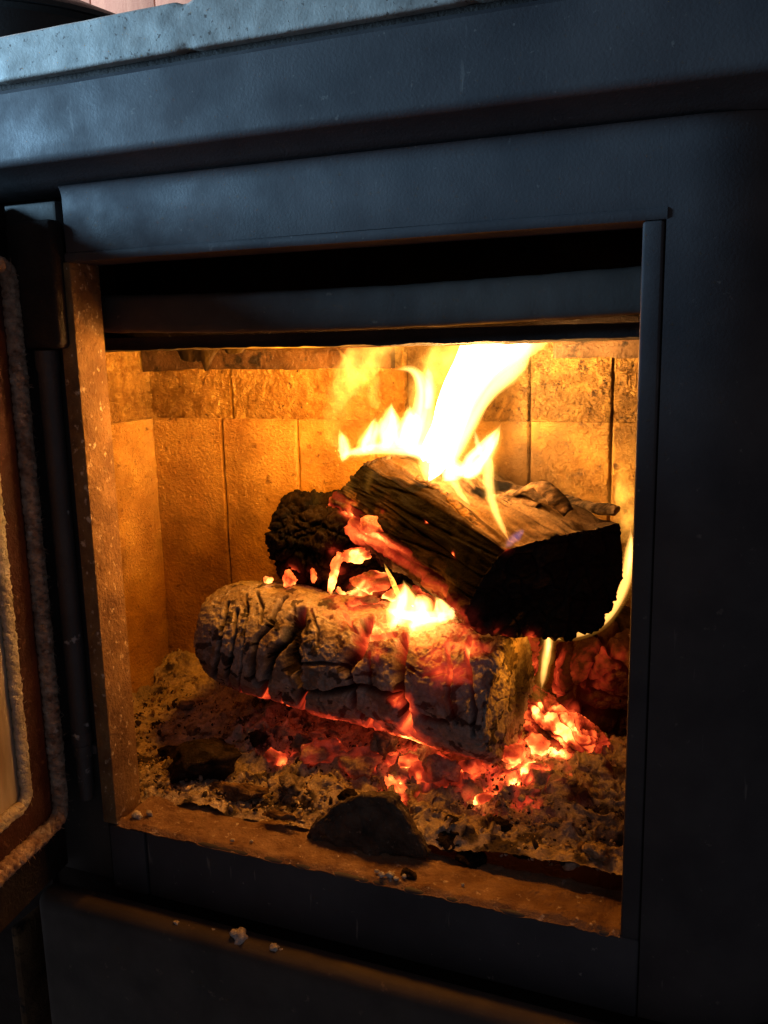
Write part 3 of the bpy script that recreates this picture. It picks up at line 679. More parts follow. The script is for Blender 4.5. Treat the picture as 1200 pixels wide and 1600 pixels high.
def baffle():
    nx, ny = 300, 12
    X = np.linspace(-.142, .542, nx)
    Y = np.linspace(.056, .245, ny)
    GX, GY = np.meshgrid(X, Y, indexing='ij')
    p = np.stack([GX, GY, 0 * GX], -1).reshape(-1, 3)
    zb = .3790 + .0010 * fbm(p, 45, 4, 21) - .0009 * np.exp(-((p[:, 0] - .2) / .12) ** 2)
    lo = p.copy(); lo[:, 2] = zb
    hi = p.copy(); hi[:, 2] = .3885
    F1 = grid_faces(nx, ny)
    n = len(p)
    i = np.arange(nx - 1) * ny
    side = np.stack([i, n + i, n + i + ny, i + ny], 1)
    j = i + ny - 1
    side2 = np.stack([j, j + ny, n + j + ny, n + j], 1)
    me = mesh_np('baffle_plate', np.concatenate([lo, hi]), np.concatenate([F1[:, ::-1], F1 + n, side, side2]), smooth=False)
    return link('baffle_plate', me, M['soot'], stove)
baffle()
# scale hanging under the baffle
def scale_flake(px, y, w, h, seed):
    r = np.random.default_rng(seed)
    k = 14
    t = np.linspace(0, 1, k)
    z = .3800 - h * np.minimum(1, 4.2 * np.minimum(t, 1 - t) + .05) * (1 + .18 * r.standard_normal(k))
    z[0] = z[-1] = .379
    top = np.stack([px + t * w, np.full(k, y), np.full(k, .3850)], 1)
    bot = np.stack([px + t * w, np.full(k, y), z], 1)
    V = np.concatenate([top, bot, top + [0, .006, 0], bot + [0, .006, 0]])
    i = np.arange(k - 1)
    F = np.concatenate([np.stack([i, k + i, k + i + 1, i + 1], 1), np.stack([2 * k + i, 2 * k + i + 1, 3 * k + i + 1, 3 * k + i], 1), np.stack([k + i, 3 * k + i, 3 * k + i + 1, k + i + 1], 1)])
    link('hanging_scale', mesh_np('hanging_scale', V, F, smooth=False), M['soot'], stove)
scale_flake(-.028, .16, .046, .0130, 3)
scale_flake(.022, .16, .024, .0050, 6)

# ------------------------------------------------------------------ fire door, open about 80 degrees
door = bpy.data.objects.new('door', None)
scene.collection.objects.link(door); door.parent = stove
door['label'] = 'open fire door seen from inside with brown rope seal'
ang = math.radians(80)
DD = np.array([math.cos(ang), -math.sin(ang), 0]); DN = np.array([math.sin(ang), math.cos(ang), 0])
DO = np.array([-.0455, -.0150, 0.0])
def dpt(u, z, n):
    return DO + DD * u + DN * n + np.array([0, 0, z])
def door_ring(name, u0, u1, z0, z1, iu, iz, n0, n1, mat, rad=.0):
    """frame with a window: outer rectangle minus inner rectangle, real thickness"""
    bm = bmesh.new()
    def quad(a0, a1, b0, b1):
        vs = [bm.verts.new(dpt(u, z, n)) for n in (n0, n1) for (u, z) in ((a0, b0), (a1, b0), (a1, b1), (a0, b1))]
        for f in ((0, 1, 2, 3), (7, 6, 5, 4), (0, 4, 5, 1), (1, 5, 6, 2), (2, 6, 7, 3), (3, 7, 4, 0)):
            bm.faces.new([vs[i] for i in f])
    quad(u0, u0 + iu, z0, z1); quad(u1 - iu, u1, z0, z1)
    quad(u0 + iu, u1 - iu, z0, z0 + iz); quad(u0 + iu, u1 - iu, z1 - iz, z1)
    bmesh.ops.recalc_face_normals(bm, faces=bm.faces[:])
    me = bpy.data.meshes.new(name); bm.to_mesh(me); bm.free()
    return link(name, me, mat, door)
door_ring('door_frame', -.020, .455, -.052, .486, .060, .085, -.030, -.0105, M['soot'])
door_ring('inner_frame', .004, .432, .004, .438, .032, .034, -.0105, -.0020, M['rust'])
def door_box(name, u0, u1, z0, z1, n0, n1, mat, bevel=.0):
    bm = bmesh.new()
    vs = [bm.verts.new(dpt(u, z, n)) for n in (n0, n1) for (u, z) in ((u0, z0), (u1, z0), (u1, z1), (u0, z1))]
    for f in ((0, 1, 2, 3), (7, 6, 5, 4), (0, 4, 5, 1), (1, 5, 6, 2), (2, 6, 7, 3), (3, 7, 4, 0)):
        bm.faces.new([vs[i] for i in f])
    bmesh.ops.recalc_face_normals(bm, faces=bm.faces[:])
    if bevel:
        bmesh.ops.bevel(bm, geom=bm.edges[:], offset=bevel, segments=3, profile=.5, affect='EDGES')
    me = bpy.data.meshes.new(name); bm.to_mesh(me); bm.free()
    for p in me.polygons: p.use_smooth = True
    me.set_sharp_from_angle(angle=math.radians(40))
    return link(name, me, mat, door)
door_box('glass_pane', .034, .404, .036, .404, -.0200, -.0060, M['glass'])
box('hinge_knuckle', (-.0500, -.0110, .3808), (-.0062, .0050, .4720), M['soot'], door, .0045, 4)  # near-black colour stands in for the door top's shadow on this block
def rope_path(u0, u1, z0, z1, r, n, step=.0012):
    pts = []
    def arc(cu, cz, a0, a1):
        k = max(4, int(r * math.pi / 2 / step))
        for a in np.linspace(a0, a1, k, endpoint=False):
            pts.append((cu + r * math.cos(a), cz + r * math.sin(a)))
    def line(a, b):
        L = math.hypot(b[0] - a[0], b[1] - a[1]); k = max(2, int(L / step))
        for t in np.linspace(0, 1, k, endpoint=False):
            pts.append((a[0] + t * (b[0] - a[0]), a[1] + t * (b[1] - a[1])))
    line((u0 + r, z0), (u1 - r, z0)); arc(u1 - r, z0 + r, -math.pi / 2, 0)
    line((u1, z0 + r), (u1, z1 - r)); arc(u1 - r, z1 - r, 0, math.pi / 2)
    line((u1 - r, z1), (u0 + r, z1)); arc(u0 + r, z1 - r, math.pi / 2, math.pi)
    line((u0, z1 - r), (u0, z0 + r)); arc(u0 + r, z0 + r, math.pi, math.pi * 1.5)
    return np.array([dpt(u, z, n) for u, z in pts])
def rope(name, path, R, strands, pitch, mat, seed, fuzz=0, flat=1.0):
    n = len(path)
    T = np.roll(path, -1, 0) - np.roll(path, 1, 0); T /= np.linalg.norm(T, axis=1, keepdims=True)
    A = np.tile(DN, (n, 1)); B = np.cross(T, A)
    s = np.concatenate([[0], np.cumsum(np.linalg.norm(np.diff(path, axis=0), axis=1))])
    Vs, Fs, off = [], [], 0
    wob = fbm(path, 120, 3, seed)
    for k in range(strands):
        for sgn in (1, -1):
            ph = sgn * 2 * np.pi * s / pitch + 2 * np.pi * k / strands
            q = path + (R * .50 * (1 + .18 * wob))[:, None] * (np.cos(ph)[:, None] * A * flat + np.sin(ph)[:, None] * B)
            V, F = tube_mesh('s', q, R * .50 * (1 + .22 * vnoise(path * 300, seed + k)), 7)
            V = V + .00035 * np.stack([vnoise(V * 900, 1), vnoise(V * 900, 2), vnoise(V * 900, 3)], 1)
            Vs.append(V); Fs.append(F + off); off += len(V)
    me = mesh_np(name, np.concatenate(Vs), np.concatenate(Fs))
    o = link(name, me, mat, door)
    if fuzz:
        r = np.random.default_rng(seed)
        idx = r.integers(0, n, fuzz)
        V, F = [], []
        for i in idx:
            a = r.uniform(-.4, 2 * np.pi)
            d = math.cos(a) * A[i] + math.sin(a) * B[i]
            b0 = path[i] + d * R * .85
            L = R * r.uniform(.25, .75)
            side = T[i] * r.uniform(-1, 1) + d * r.uniform(.3, .9)
            side /= np.linalg.norm(side)
            tip = b0 + side * L + r.normal(0, .0006, 3)
            wv = np.cross(side, r.normal(0, 1, 3)); wv *= .00022 / (np.linalg.norm(wv) + 1e-9)
            mid = (b0 + tip) / 2 + r.normal(0, .0004, 3)
            c = len(V)
            V += [b0 - wv, b0 + wv, mid + wv, mid - wv, tip + wv * .3, tip - wv * .3]
            F += [(c, c + 1, c + 2, c + 3), (c + 3, c + 2, c + 4, c + 5)]
        f = link('loose_fibres', mesh_np('loose_fibres', np.array(V), np.array(F)), mat, o)
        f['kind'] = 'stuff'
    return o
rope('rope_seal', rope_path(0, .436, .003, .4410, .012, .0005), .0072, 3, .021, M['rope'], 5, 2600)
rope('glass_seal', rope_path(.036, .402, .036, .405, .009, -.0030), .0058, 3, .024, M['rope_pale'], 9, 500, .55)

# ================================================================== fire bed
CTRL = np.array([(-.145, .216, .002), (-.145, .28, .028), (-.145, .1, -.015), (-.07, .16, -.002), (-.03, .12, -.006), (-.06, .19, .014),
 (-.1, .28, .03), (0, .28, .03), (.03, .085, .002), (.08, .06, .002), (.09, .105, .014), (.05, .15, .02), (.14, .11, .022), (.18, .10, .024),
 (.2, .15, .035), (.25, .095, .028), (.3, .13, .040), (.32, .15, .044), (.35, .12, .026), (.36, .16, .042), (.345, .09, .020), (.376, .05, .016),
 (.33, .05, .009), (.30, .07, .013), (.27, .05, .004), (.2, .04, -.001), (.1, .04, -.002), (0, .04, -.004), (-.1, .04, -.01), (.4, .04, .004),
 (.5, .15, .04), (.5, .04, .01), (.3, .28, .04), (.5, .28, .04), (.38, .09, .024), (.39, .13, .034)])
def ash_h(x, y):
    w = np.exp(-((x[:, None] - CTRL[None, :, 0]) ** 2 + (y[:, None] - CTRL[None, :, 1]) ** 2) / (2 * .024 ** 2)) + 1e-9
    return (w * CTRL[None, :, 2]).sum(1) / w.sum(1)
GLOW = [((.19, .120), .034, .66), ((.235, .11), .030, .8), ((.27, .115), .026, .85), ((.305, .128), .036, 1.2), ((.33, .148), .030, 1.0), ((.10, .13), .022, .45),
        ((.22, .088), .014, .8), ((.16, .125), .02, .45), ((.36, .17), .02, .4), ((.285, .085), .010, .7)]
def ash_bed():
    nx, ny = 600, 250
    X, Y = np.meshgrid(np.linspace(FB0 + .001, .46, nx), np.linspace(.0395, FD + .004, ny), indexing='ij')
    x, y = X.ravel(), Y.ravel()
    z = ash_h(x, y) + .0035 * sstep(.2, .28, x) * sstep(.08, .045, y)
    V = np.stack([x, y, z], 1)
    amp = .35 + .65 * sstep(-.2, .3, fbm(V, 18, 3, 31))
    amp *= sstep(.038, .052, y) * .8 + .2
    big = fbm(V, 34, 3, 5)
    rid = fbm(V * np.array([1, 1.3, 1]), 55, 4, 8, .55, True)
    d, val = cells(V + .004 * np.stack([vnoise(V * 120, 3), vnoise(V * 120, 4), 0 * x], 1), 70, 4)
    lumps = sstep(0, .004, d) * (val - .25)
    V[:, 2] += .0040 * big + amp * (.0052 * rid + .0085 * lumps)
    V[:, 2] += .0010 * fbm(V, 420, 2, 77)
    V[:, 0] += amp * .0045 * fbm(V, 90, 3, 12)
    V[:, 1] += amp * .0045 * fbm(V, 90, 3, 15)
    V[:, 0] = np.clip(V[:, 0], FB0 - .002, .5)
    V[:, 1] = np.clip(V[:, 1], .0395, .3)
    # colour of the material itself: pale ash, brown-grey ash, charcoal crumbs
    n = fbm(V, 26, 4, 41); m = fbm(V, 110, 3, 51)
    pale = np.array([.68, .62, .57]); tan = np.array([.50, .42, .33]); char = np.array([.035, .030, .028])
    left = sstep(.04, -.05, x) * sstep(.11, .16, y)
    t = np.clip(.45 + .55 * n + .7 * left, 0, 1)[:, None]
    col = tan * (1 - t) + pale * t
    ch = sstep(.40, .80, fbm(V, 48, 4, 61) + .45 * np.exp(-((x - .0) / .06) ** 2 - ((y - .11) / .04) ** 2) - .35 * left)[:, None]
    col = col * (1 - .88 * ch) + char * .88 * ch
    col = col * (.8 + .25 * m[:, None])
    e = np.zeros(len(x))
    for (gx, gy), r, v in GLOW:
        e = np.maximum(e, v * np.exp(-((x - gx) ** 2 + (y - gy) ** 2) / (r * r)))
    e = e * np.clip(.55 + .8 * fbm(V, 80, 3, 71), 0, 1.25) * np.clip(1.1 - .45 * rid, .3, 1.2)
    o = link('ash_bed', mesh_np('ash_bed', V, grid_faces(nx, ny), attrs={'col': np.clip(col, .01, .8), 'ember': np.clip(e, 0, 1)}), M['ash'])
    o['kind'] = 'stuff'
    o['label'] = 'deep bed of pale and brown wood ash on the firebox floor'
    return o
ash_bed()

def rock(seed, sx, sy, sz, sub=3, rough=.12, facets=9, freq=2.2):
    """angular broken lump: unit sphere cut by random planes, then roughened"""
    bm = bmesh.new()
    bmesh.ops.create_icosphere(bm, subdivisions=sub, radius=1.0)
    V = np.array([v.co[:] for v in bm.verts]); F = np.array([[v.index for v in f.verts] for f in bm.faces])
    bm.free()
    r = np.random.default_rng(seed)
    nrm = r.normal(size=(facets, 3)); nrm /= np.linalg.norm(nrm, axis=1, keepdims=True)
    h = r.uniform(.45, .85, facets)
    for a, b in zip(nrm, h):
        d = V @ a
        over = d > b
        V[over] *= (b / d[over])[:, None]
    V *= (1 + rough * fbm(V + seed * 3.7, freq, 4, seed)[:, None])
    V /= np.abs(V).max(0)
    return V * np.array([sx, sy, sz]), F

# loose flakes and grains: nobody could count them
def flakes():
    n = 9000
    r = np.random.default_rng(3)
    x = r.uniform(-.14, .41, n); y = .042 + (FD - .05) * r.beta(1.1, 1.8, n)
    z = ash_h(x, y)
    base, F0 = rock(2, 1, 1, 1, 1, .25, 4)
    m = len(base)
    s = .0009 * np.exp(.55 * r.standard_normal(n))
    s = np.clip(s, .0004, .0042)
    V = np.zeros((n, m, 3)); col = np.zeros((n, m, 3))
    pal = np.array([(.58, .53, .47), (.40, .31, .21), (.05, .043, .04), (.48, .42, .36), (.30, .21, .13)])
    ci = r.choice(5, n, p=[.28, .25, .17, .15, .15])
    for i in range(n):
        q = r.normal(size=(3, 3)); q, _ = np.linalg.qr(q)
        sc = s[i] * np.array([r.uniform(.8, 2.4), r.uniform(.6, 1.4), r.uniform(.25, 1.0)])
        V[i] = (base * sc) @ q
        col[i] = pal[ci[i]] * r.uniform(.75, 1.15)
    P = np.stack([x, y, z], 1)
    zz = .0040 * fbm(P, 34, 3, 5)
    V += np.stack([x, y, z + zz + r.uniform(-.001, .0055, n)], 1)[:, None]
    F = (F0[None] + (np.arange(n) * m)[:, None, None]).reshape(-1, 3)
    o = link('ash_flakes', mesh_np('ash_flakes', V.reshape(-1, 3), F, smooth=False, attrs={'col': col.reshape(-1, 3), 'ember': np.zeros(n * m)}), M['ash'])
    o['kind'] = 'stuff'
    o['label'] = 'loose ash flakes and grains lying on the ash bed'
flakes()

# ------------------------------------------------------------------ logs
def ember_field(V, spots, sharp=1.0):
    e = np.zeros(len(V))
    for p, r, v in spots:
        d = np.linalg.norm(V - np.array(p), axis=1)
        e = np.maximum(e, v * np.exp(-(d / r) ** 2 * sharp))
    return e

def ring_stack(rings, cap=10):
    """add cap rings that close both ends"""
    c0, c1 = rings[0].mean(0), rings[-1].mean(0)
    a = [c0 + (rings[0] - c0) * t for t in np.linspace(.02, .985, cap)]
    b = [c1 + (rings[-1] - c1) * t for t in np.linspace(.985, .02, cap)]
    return np.concatenate([np.array(a), rings, np.array(b)])

def grey_log():
    p0 = np.array(DATA['grey_log']['p0']); p1 = np.array(DATA['grey_log']['p1']); R = DATA['grey_log']['r']
    ax = (p1 - p0); L = np.linalg.norm(ax); ax /= L
    up = np.array([0, 0, 1.0]); A = np.cross(ax, up); A /= np.linalg.norm(A); B = np.cross(A, ax)
    ns, nt = 420, 420
    s = np.linspace(0, 1, ns); th = np.linspace(0, 2 * np.pi, nt, endpoint=False)
    # rounder at the left end, blunter at the right end; the section is a little squared
    prof = 1 - .16 * np.exp(-s / .05) - .10 * np.exp(-(1 - s) / .012)
    cs, sn = np.cos(th), np.sin(th)
    sq = 1 / (np.abs(cs) ** 2.3 + np.abs(sn) ** 2.3) ** (1 / 2.3)
    rings = p0 + (s[:, None, None] * L) * ax + (R * prof)[:, None, None] * (sq * cs)[None, :, None] * A + (R * prof)[:, None, None] * (sq * sn)[None, :, None] * B
    G = ring_stack(rings, 46)
    Nn = grid_normals(G, True)
    V = G.reshape(-1, 3); Nn = Nn.reshape(-1, 3)
    ctr = (p0 + p1) / 2
    if (Nn * (V - ctr)).sum() < 0:
        Nn = -Nn
    sv = (V - p0) @ ax / L
    front = (V - p0) - ((V - p0) @ ax)[:, None] * ax
    warp = .006 * np.stack([fbm(V, 40, 3, 1), fbm(V, 40, 3, 2), fbm(V, 40, 3, 3)], 1)
    d = np.zeros(len(V)); crack = np.zeros(len(V))
    def unroll(Q):
        q = Q - p0
        h = q @ ax
        return np.stack([h, R * np.arctan2((q - h[:, None] * ax) @ B, (q - h[:, None] * ax) @ A), 0 * h], 1)
    UV = unroll(V + warp * .16)
    dc = np.zeros(len(V))
    sgnA = 1.0
    for c in DATA['grey_cracks']:
        dist = seg_dist(UV, unroll(np.array(c['p'])))
        dist = np.where((sv < -.001) | (sv > 1.001), dist + .002, dist)
        w = c['w'] * .92 * (.9 + .25 * vnoise(V * 140, 6))
        g_ = np.exp(-(dist / w) ** 4)
        dc = np.maximum(dc, c['d'] * g_)
        d += .0003 * np.exp(-((dist - 2.0 * w) / (1.0 * w)) ** 2)
        crack = np.maximum(crack, g_ * min(1, c['d'] / .010))
    d -= dc
    loc = np.stack([(V - p0) @ ax, front @ A, front @ B], 1)
    dd, val = cells((loc + warp * .30) * np.array([.9, .8, 1.1]), 36, 8)
    k_ = sstep(.25, .5, sv)
    d += k_ * (-.0014 * np.exp(-(dd / .0005) ** 2) + .0014 * (val - .5))
    # grain running with the wood, flaky ash skin
    d += .0005 * fbm(loc * np.array([.35, 1, 1]), 300, 3, 9) + .0007 * fbm(loc, 60, 2, 14) + .00045 * fbm(loc, 420, 3, 19) - .0012 * sstep(.15, .4, fbm(loc + warp, 120, 3, 39))
    big = .0030 * fbm(loc, 15, 2, 22)
    rightend = sstep(.86, .97, sv)
    d += big + rightend * .0012 * fbm(loc * np.array([.2, 2, .4]), 160, 3, 33)
    P = V + Nn * d[:, None]
    n = fbm(loc, 28, 4, 25)
    grey = np.array([.31, .285, .28]); pale = np.array([.47, .44, .435]); brown = np.array([.20, .155, .125]); black = np.array([.018, .015, .014])
    t = np.clip(.45 + .7 * n, 0, 1)[:, None]
    col = grey * (1 - t) + pale * t
    k2 = sstep(.05, .35, fbm(loc, 65, 4, 28))[:, None] * .75
    col = col * (1 - k2) + brown * k2
    bl = np.clip(crack * 1.1 + sstep(.42, .56, fbm(loc + warp, 95, 4, 29)) * .8, 0, 1)[:, None]
    col = col * (1 - bl) + black * bl
    # charred patch on the right end
    pt = np.exp(-(((loc[:, 0] - L) / .03) ** 2 + ((loc[:, 1] + .020) / .021) ** 2 + ((loc[:, 2] - .004) / .034) ** 2) ** 2)[:, None]
    col = col * (1 - .93 * pt) + black * .93 * pt
    e = ember_field(P, DATA['grey_embers_redlit'], .6)  # real embers, plus glow painted on for red light falling on the ash skin
    under = sstep(-.030, -.052, loc[:, 2])
    e = np.maximum(e, .55 * under * sstep(.10, .3, sv))
    e = np.maximum(e, .5 * np.exp(-((sv - .58) / .25) ** 2) * sstep(.038, .050, loc[:, 2]))  # log top made to glow in place of orange-red light from the gap
    e = e * np.clip(.75 + .5 * fbm(loc, 70, 3, 44), 0, 1.2)
    e = np.clip(e + .35 * crack * e, 0, 1)
    me = mesh_np('log', P, grid_faces(len(G), nt, True), attrs={'col': np.clip(col, .008, .8), 'ember': e})
    o = link('log', me, M['greylog'])
    tag(o, 'thick grey ash-coated log with deep cracks lying across the front', 'log')
    return o
grey_log()

def resample_closed(poly, n):
    p = np.array(poly, float); q = np.vstack([p, p[:1]])
    s = np.concatenate([[0], np.cumsum(np.linalg.norm(np.diff(q, axis=0), axis=1))])
    return s / s[-1], q

def top_log():
    f = np.array(DATA['top_front']); b = np.array(DATA['top_back'])
    nt, ns = 400, 300
    u0, qf = resample_closed(f, nt); _, qb = resample_closed(b, nt)
    u = np.linspace(0, 1, nt, endpoint=False)
    F_ = np.stack([np.interp(u, u0, qf[:, k]) for k in range(3)], 1)
    B_ = np.stack([np.interp(u, u0, qb[:, k]) for k in range(3)], 1)
    s = np.linspace(0, 1, ns)[:, None, None]
    rings = F_[None] * (1 - s) + B_[None] * s
    # slight sag and swelling so the edges are not ruled
    G = ring_stack(rings, 60)
    Nn = grid_normals(G, True).reshape(-1, 3)
    V = G.reshape(-1, 3)
    c = V.mean(0)
    if (Nn * (V - c)).sum() < 0: Nn = -Nn
    ax = (b.mean(0) - f.mean(0)); ax /= np.linalg.norm(ax)
    rowid = np.repeat(np.arange(len(G)), nt)
    uid = np.tile(u, len(G))
    endcap = rowid < 60
    top = (uid < u0[4]) & ~endcap
    topf = sstep(-.02, .02, uid) * sstep(u0[4] + .03, u0[4] - .02, uid) * (~endcap)
    sa = (V - c) @ ax
    perp = V - c - sa[:, None] * ax
    fib = perp * 1.0 + ax * sa[:, None] * .09
    d = .0018 * fbm(fib, 130, 4, 4) + .0040 * fbm(V, 26, 3, 7) + .0012 * fbm(fib, 420, 2, 9)
    d -= topf * .0026 * np.maximum(0, fbm(fib, 90, 3, 12, .5, True) - .1)
    dd, val = cells(fib * np.array([1, 1, 1]) * 1.0, 60, 3)
    d += np.where(top, 0, -.0022 * np.exp(-(dd / .0012) ** 2) + .0014 * (val - .5))
    ce, cv = cells(V + .004 * np.stack([fbm(V, 60, 2, 81), fbm(V, 60, 2, 82), fbm(V, 60, 2, 83)], 1), 62, 84)
    d = np.where(endcap, .0022 * fbm(V, 45, 4, 17) + .0008 * fbm(V, 260, 3, 18) - .0026 * np.exp(-(ce / .0009) ** 2) + .0016 * (cv - .5), d)
    rag = (uid > u0[12] - .03) & (uid < u0[14] + .02)
    d += np.where(rag, .0040 * fbm(V, 70, 4, 23), 0)
    P = V + Nn * d[:, None]
    black = np.array([.0045, .0036, .0034]); brown = np.array([.08, .052, .03]); pale = np.array([.24, .165, .09])
    n = fbm(fib, 120, 4, 31)
    t = np.clip(.4 + .6 * n, 0, 1)[:, None]
    wood = brown * (1 - t) + pale * t
    wood = wood * (1 - .8 * sstep(.1, .5, fbm(fib, 60, 4, 33)))[:, None]
    k = topf * np.clip(1.2 - .9 * sstep(.35, .0, uid / u0[4]) * sstep(-.02, .08, sa + .0), 0, 1)
    k = (k * sstep(-.15, .15, fbm(V, 30, 3, 35) + .55))[:, None]
    col = black * (1 - k) + wood * k
    ec = (endcap * (.5 + .5 * cv))[:, None]
    col = col * (1 - ec) + np.array([.030, .024, .020]) * ec
    gl = ember_field(P, [(p, r * 1.6, v) for p, r, v in DATA['top_embers'] if r > .006])
    ashy = (gl * .5 * sstep(0, .5, fbm(V, 90, 3, 36) + .2))[:, None]
    col = col * (1 - ashy) + np.array([.22, .15, .13]) * ashy
    e = ember_field(P, DATA['top_embers']) * np.clip(.62 + .75 * fbm(fib, 90, 4, 37), 0, 1.15)
    sfrac = np.clip((rowid - 60) / (ns - 1.0), 0, 1)
    band = sstep(u0[12] - .01, u0[13] - .005, uid) * sstep(u0[14] + .03, u0[14] - .01, uid) * (~endcap) * (rowid < 60 + ns)
    bn = fbm(fib, 70, 4, 38)
    e = np.maximum(e, band * (.46 + .50 * np.exp(-((sfrac - .70) / .22) ** 2)) * np.clip(.75 + .7 * bn, 0, 1.25))
    small = ember_field(P, [(p, r * 1.3, v) for p, r, v in DATA['top_embers'] if r < .006])
    e = np.clip(np.maximum(e, small), 0, 1)
    me = mesh_np('log', P, grid_faces(len(G), nt, True), attrs={'col': np.clip(col, .006, .8), 'ember': e})
    o = link('log', me, M['log'])
    tag(o, 'split log with black charred end lying on top of the pile under the flames', 'log')
    return o
toplog = top_log()

# curled bark and splinters on the top log
def bark_strip(pts, thick, seed, parent):
    p = np.array([q[:3] for q in pts]); w = np.array([q[3] for q in pts])
    n = 46
    t0 = np.linspace(0, 1, len(p)); t = np.linspace(0, 1, n)
    # smooth interpolation
    P = np.stack([np.interp(t, t0, p[:, k]) for k in range(3)], 1)
    for _ in range(3):
        P[1:-1] = (P[:-2] + 2 * P[1:-1] + P[2:]) / 4
    W = np.interp(t, t0, w)
    T = np.gradient(P, axis=0); T /= np.linalg.norm(T, axis=1, keepdims=True)
    side = np.cross(T, np.array([-.25, -.45, .85])); side /= np.linalg.norm(side, axis=1, keepdims=True)
    nor = np.cross(side, T)
    m = 16
    th = np.linspace(0, 2 * np.pi, m, endpoint=False)
    cx = np.sign(np.cos(th)) * np.abs(np.cos(th)) ** .6; cz = np.sign(np.sin(th)) * np.abs(np.sin(th)) ** .6
    G = P[:, None] + (W[:, None] * cx[None])[..., None] * side[:, None] + (thick * .5 * cz[None] + .0 * W[:, None])[..., None] * nor[:, None]
    G += (.35 * (cx ** 2)[None] * W[:, None] * .6)[..., None] * nor[:, None] * -1
    G = ring_stack(G, 5)
    V = G.reshape(-1, 3)
    V = V + .0009 * np.stack([fbm(V, 160, 3, seed), fbm(V, 160, 3, seed + 3), fbm(V, 160, 3, seed + 6)], 1)
    nn = fbm(V * np.array([1, 1, 1]), 240, 3, seed + 9)
    t_ = np.clip(.4 + .7 * nn, 0, 1)[:, None]
    col = np.array([.035, .024, .016]) * (1 - t_) + np.array([.24, .16, .09]) * t_
    return link('bark_strip', mesh_np('bark_strip', V, grid_faces(len(G), m, True), attrs={'col': col, 'ember': np.zeros(len(V))}), M['log'], parent)
for i, bk in enumerate(DATA['bark']):
    bark_strip(bk['p'], bk['t'], 20 + i, toplog)

def lump_log(name, p0, p1, ra, rb, seed, spots, colr, label, amp=.006, cell=55, ns=240, nt=260, emul=1.0, base_e=0.0, mat='log', sqz=1.0, crackw=.0016, crackd=.005, st=(.6, 1, 1)):
    p0 = np.array(p0); p1 = np.array(p1)
    ax = p1 - p0; L = np.linalg.norm(ax); ax /= L
    A = np.cross(ax, [0, 0, 1.0]); A /= np.linalg.norm(A); B = np.cross(A, ax)
    s = np.linspace(0, 1, ns); th = np.linspace(0, 2 * np.pi, nt, endpoint=False)
    cs, sn = np.cos(th), np.sin(th)
    sq = 1 / (np.abs(cs) ** 2.6 + np.abs(sn) ** 2.6) ** (1 / 2.6)
    pr = (1 - .35 * np.exp(-s / .06) - .25 * np.exp(-(1 - s) / .05))
    R = (ra * (1 - s) + rb * s) * pr
    rings = p0 + (s[:, None, None] * L) * ax + R[:, None, None] * (sq * cs)[None, :, None] * A + R[:, None, None] * sqz * (sq * sn)[None, :, None] * B
    G = ring_stack(rings, 30)
    Nn = grid_normals(G, True).reshape(-1, 3); V = G.reshape(-1, 3)
    c = (p0 + p1) / 2
    if (Nn * (V - c)).sum() < 0: Nn = -Nn
    loc = np.stack([(V - p0) @ ax, (V - p0) @ A, (V - p0) @ B], 1)
    warp = .006 * np.stack([fbm(V, 45, 3, seed), fbm(V, 45, 3, seed + 1), fbm(V, 45, 3, seed + 2)], 1)
    dd, val = cells((loc + warp) * np.array(st), cell, seed)
    d2, v2 = cells((loc + warp * .6), cell * 2.6, seed + 5)
    g1 = np.exp(-(dd / crackw) ** 2)
    d = amp * fbm(V, 24, 4, seed + 7) - crackd * g1 + .6 * amp * (val - .5) - .0014 * np.exp(-(d2 / .0008) ** 2) + .0016 * (v2 - .5) + .0012 * fbm(loc * np.array([.3, 1, 1]), 220, 3, seed + 9)
    P = V + Nn * d[:, None]
    n = fbm(loc, 60, 4, seed + 11)
    t = np.clip(.35 + .6 * n, 0, 1)[:, None]
    col = np.array(colr[0]) * (1 - t) + np.array(colr[1]) * t
    col = col * (1 - .8 * g1[:, None])
    e = ember_field(P, spots)
    e = np.maximum(e, base_e) * np.clip(.75 + .5 * fbm(loc, 65, 3, seed + 15) + .25 * (v2 - .4), 0, 1.2) * emul
    e = np.clip(e * (1 - .5 * g1), 0, 1)
    o = link(name, mesh_np(name, P, grid_faces(len(G), nt, True), attrs={'col': np.clip(col, .006, .8), 'ember': e}), M[mat])
    tag(o, label, 'log')
    return o
dl = DATA['dark_log']
lump_log('log', (dl['p0'][0] - .010, dl['p0'][1], dl['p0'][2]), dl['p1'], .046, .051, 101, [(p, r * 1.15, v) for p, r, v in DATA['dark_embers'] if r < .012], ((.006, .005, .005), (.022, .017, .014)),
         'black charred log with glowing specks behind the grey cracked log', .007, 60)
# glowing log at the right edge, bark split into red plates, and the orange brand under it
lump_log('log', (.352, .262, .112), (.376, .186, .080), .044, .050, 201,
         [((.345, .19, .10), .026, .55), ((.325, .20, .085), .03, .72), ((.36, .18, .12), .022, .5), ((.335, .175, .065), .02, .8), ((.36, .165, .05), .018, .6), ((.375, .15, .125), .012, .6)],
         ((.02, .014, .012), (.08, .05, .036)), 'log glowing red with black cracked plates at the right edge of the opening', .004, 26, crackw=.0030, crackd=.010)
lump_log('log', (.262, .212, .075), (.362, .158, .044), .022, .021, 301,
         [((.31, .17, .07), .03, .95), ((.335, .155, .06), .025, .9), ((.30, .16, .06), .02, .9)],
         ((.10, .06, .04), (.24, .15, .10)), 'thin orange glowing piece of wood wedged low behind the right ash', .0025, 80, sqz=.75, crackd=.003, crackw=.0009, st=(.16, 1, 1), base_e=.6)
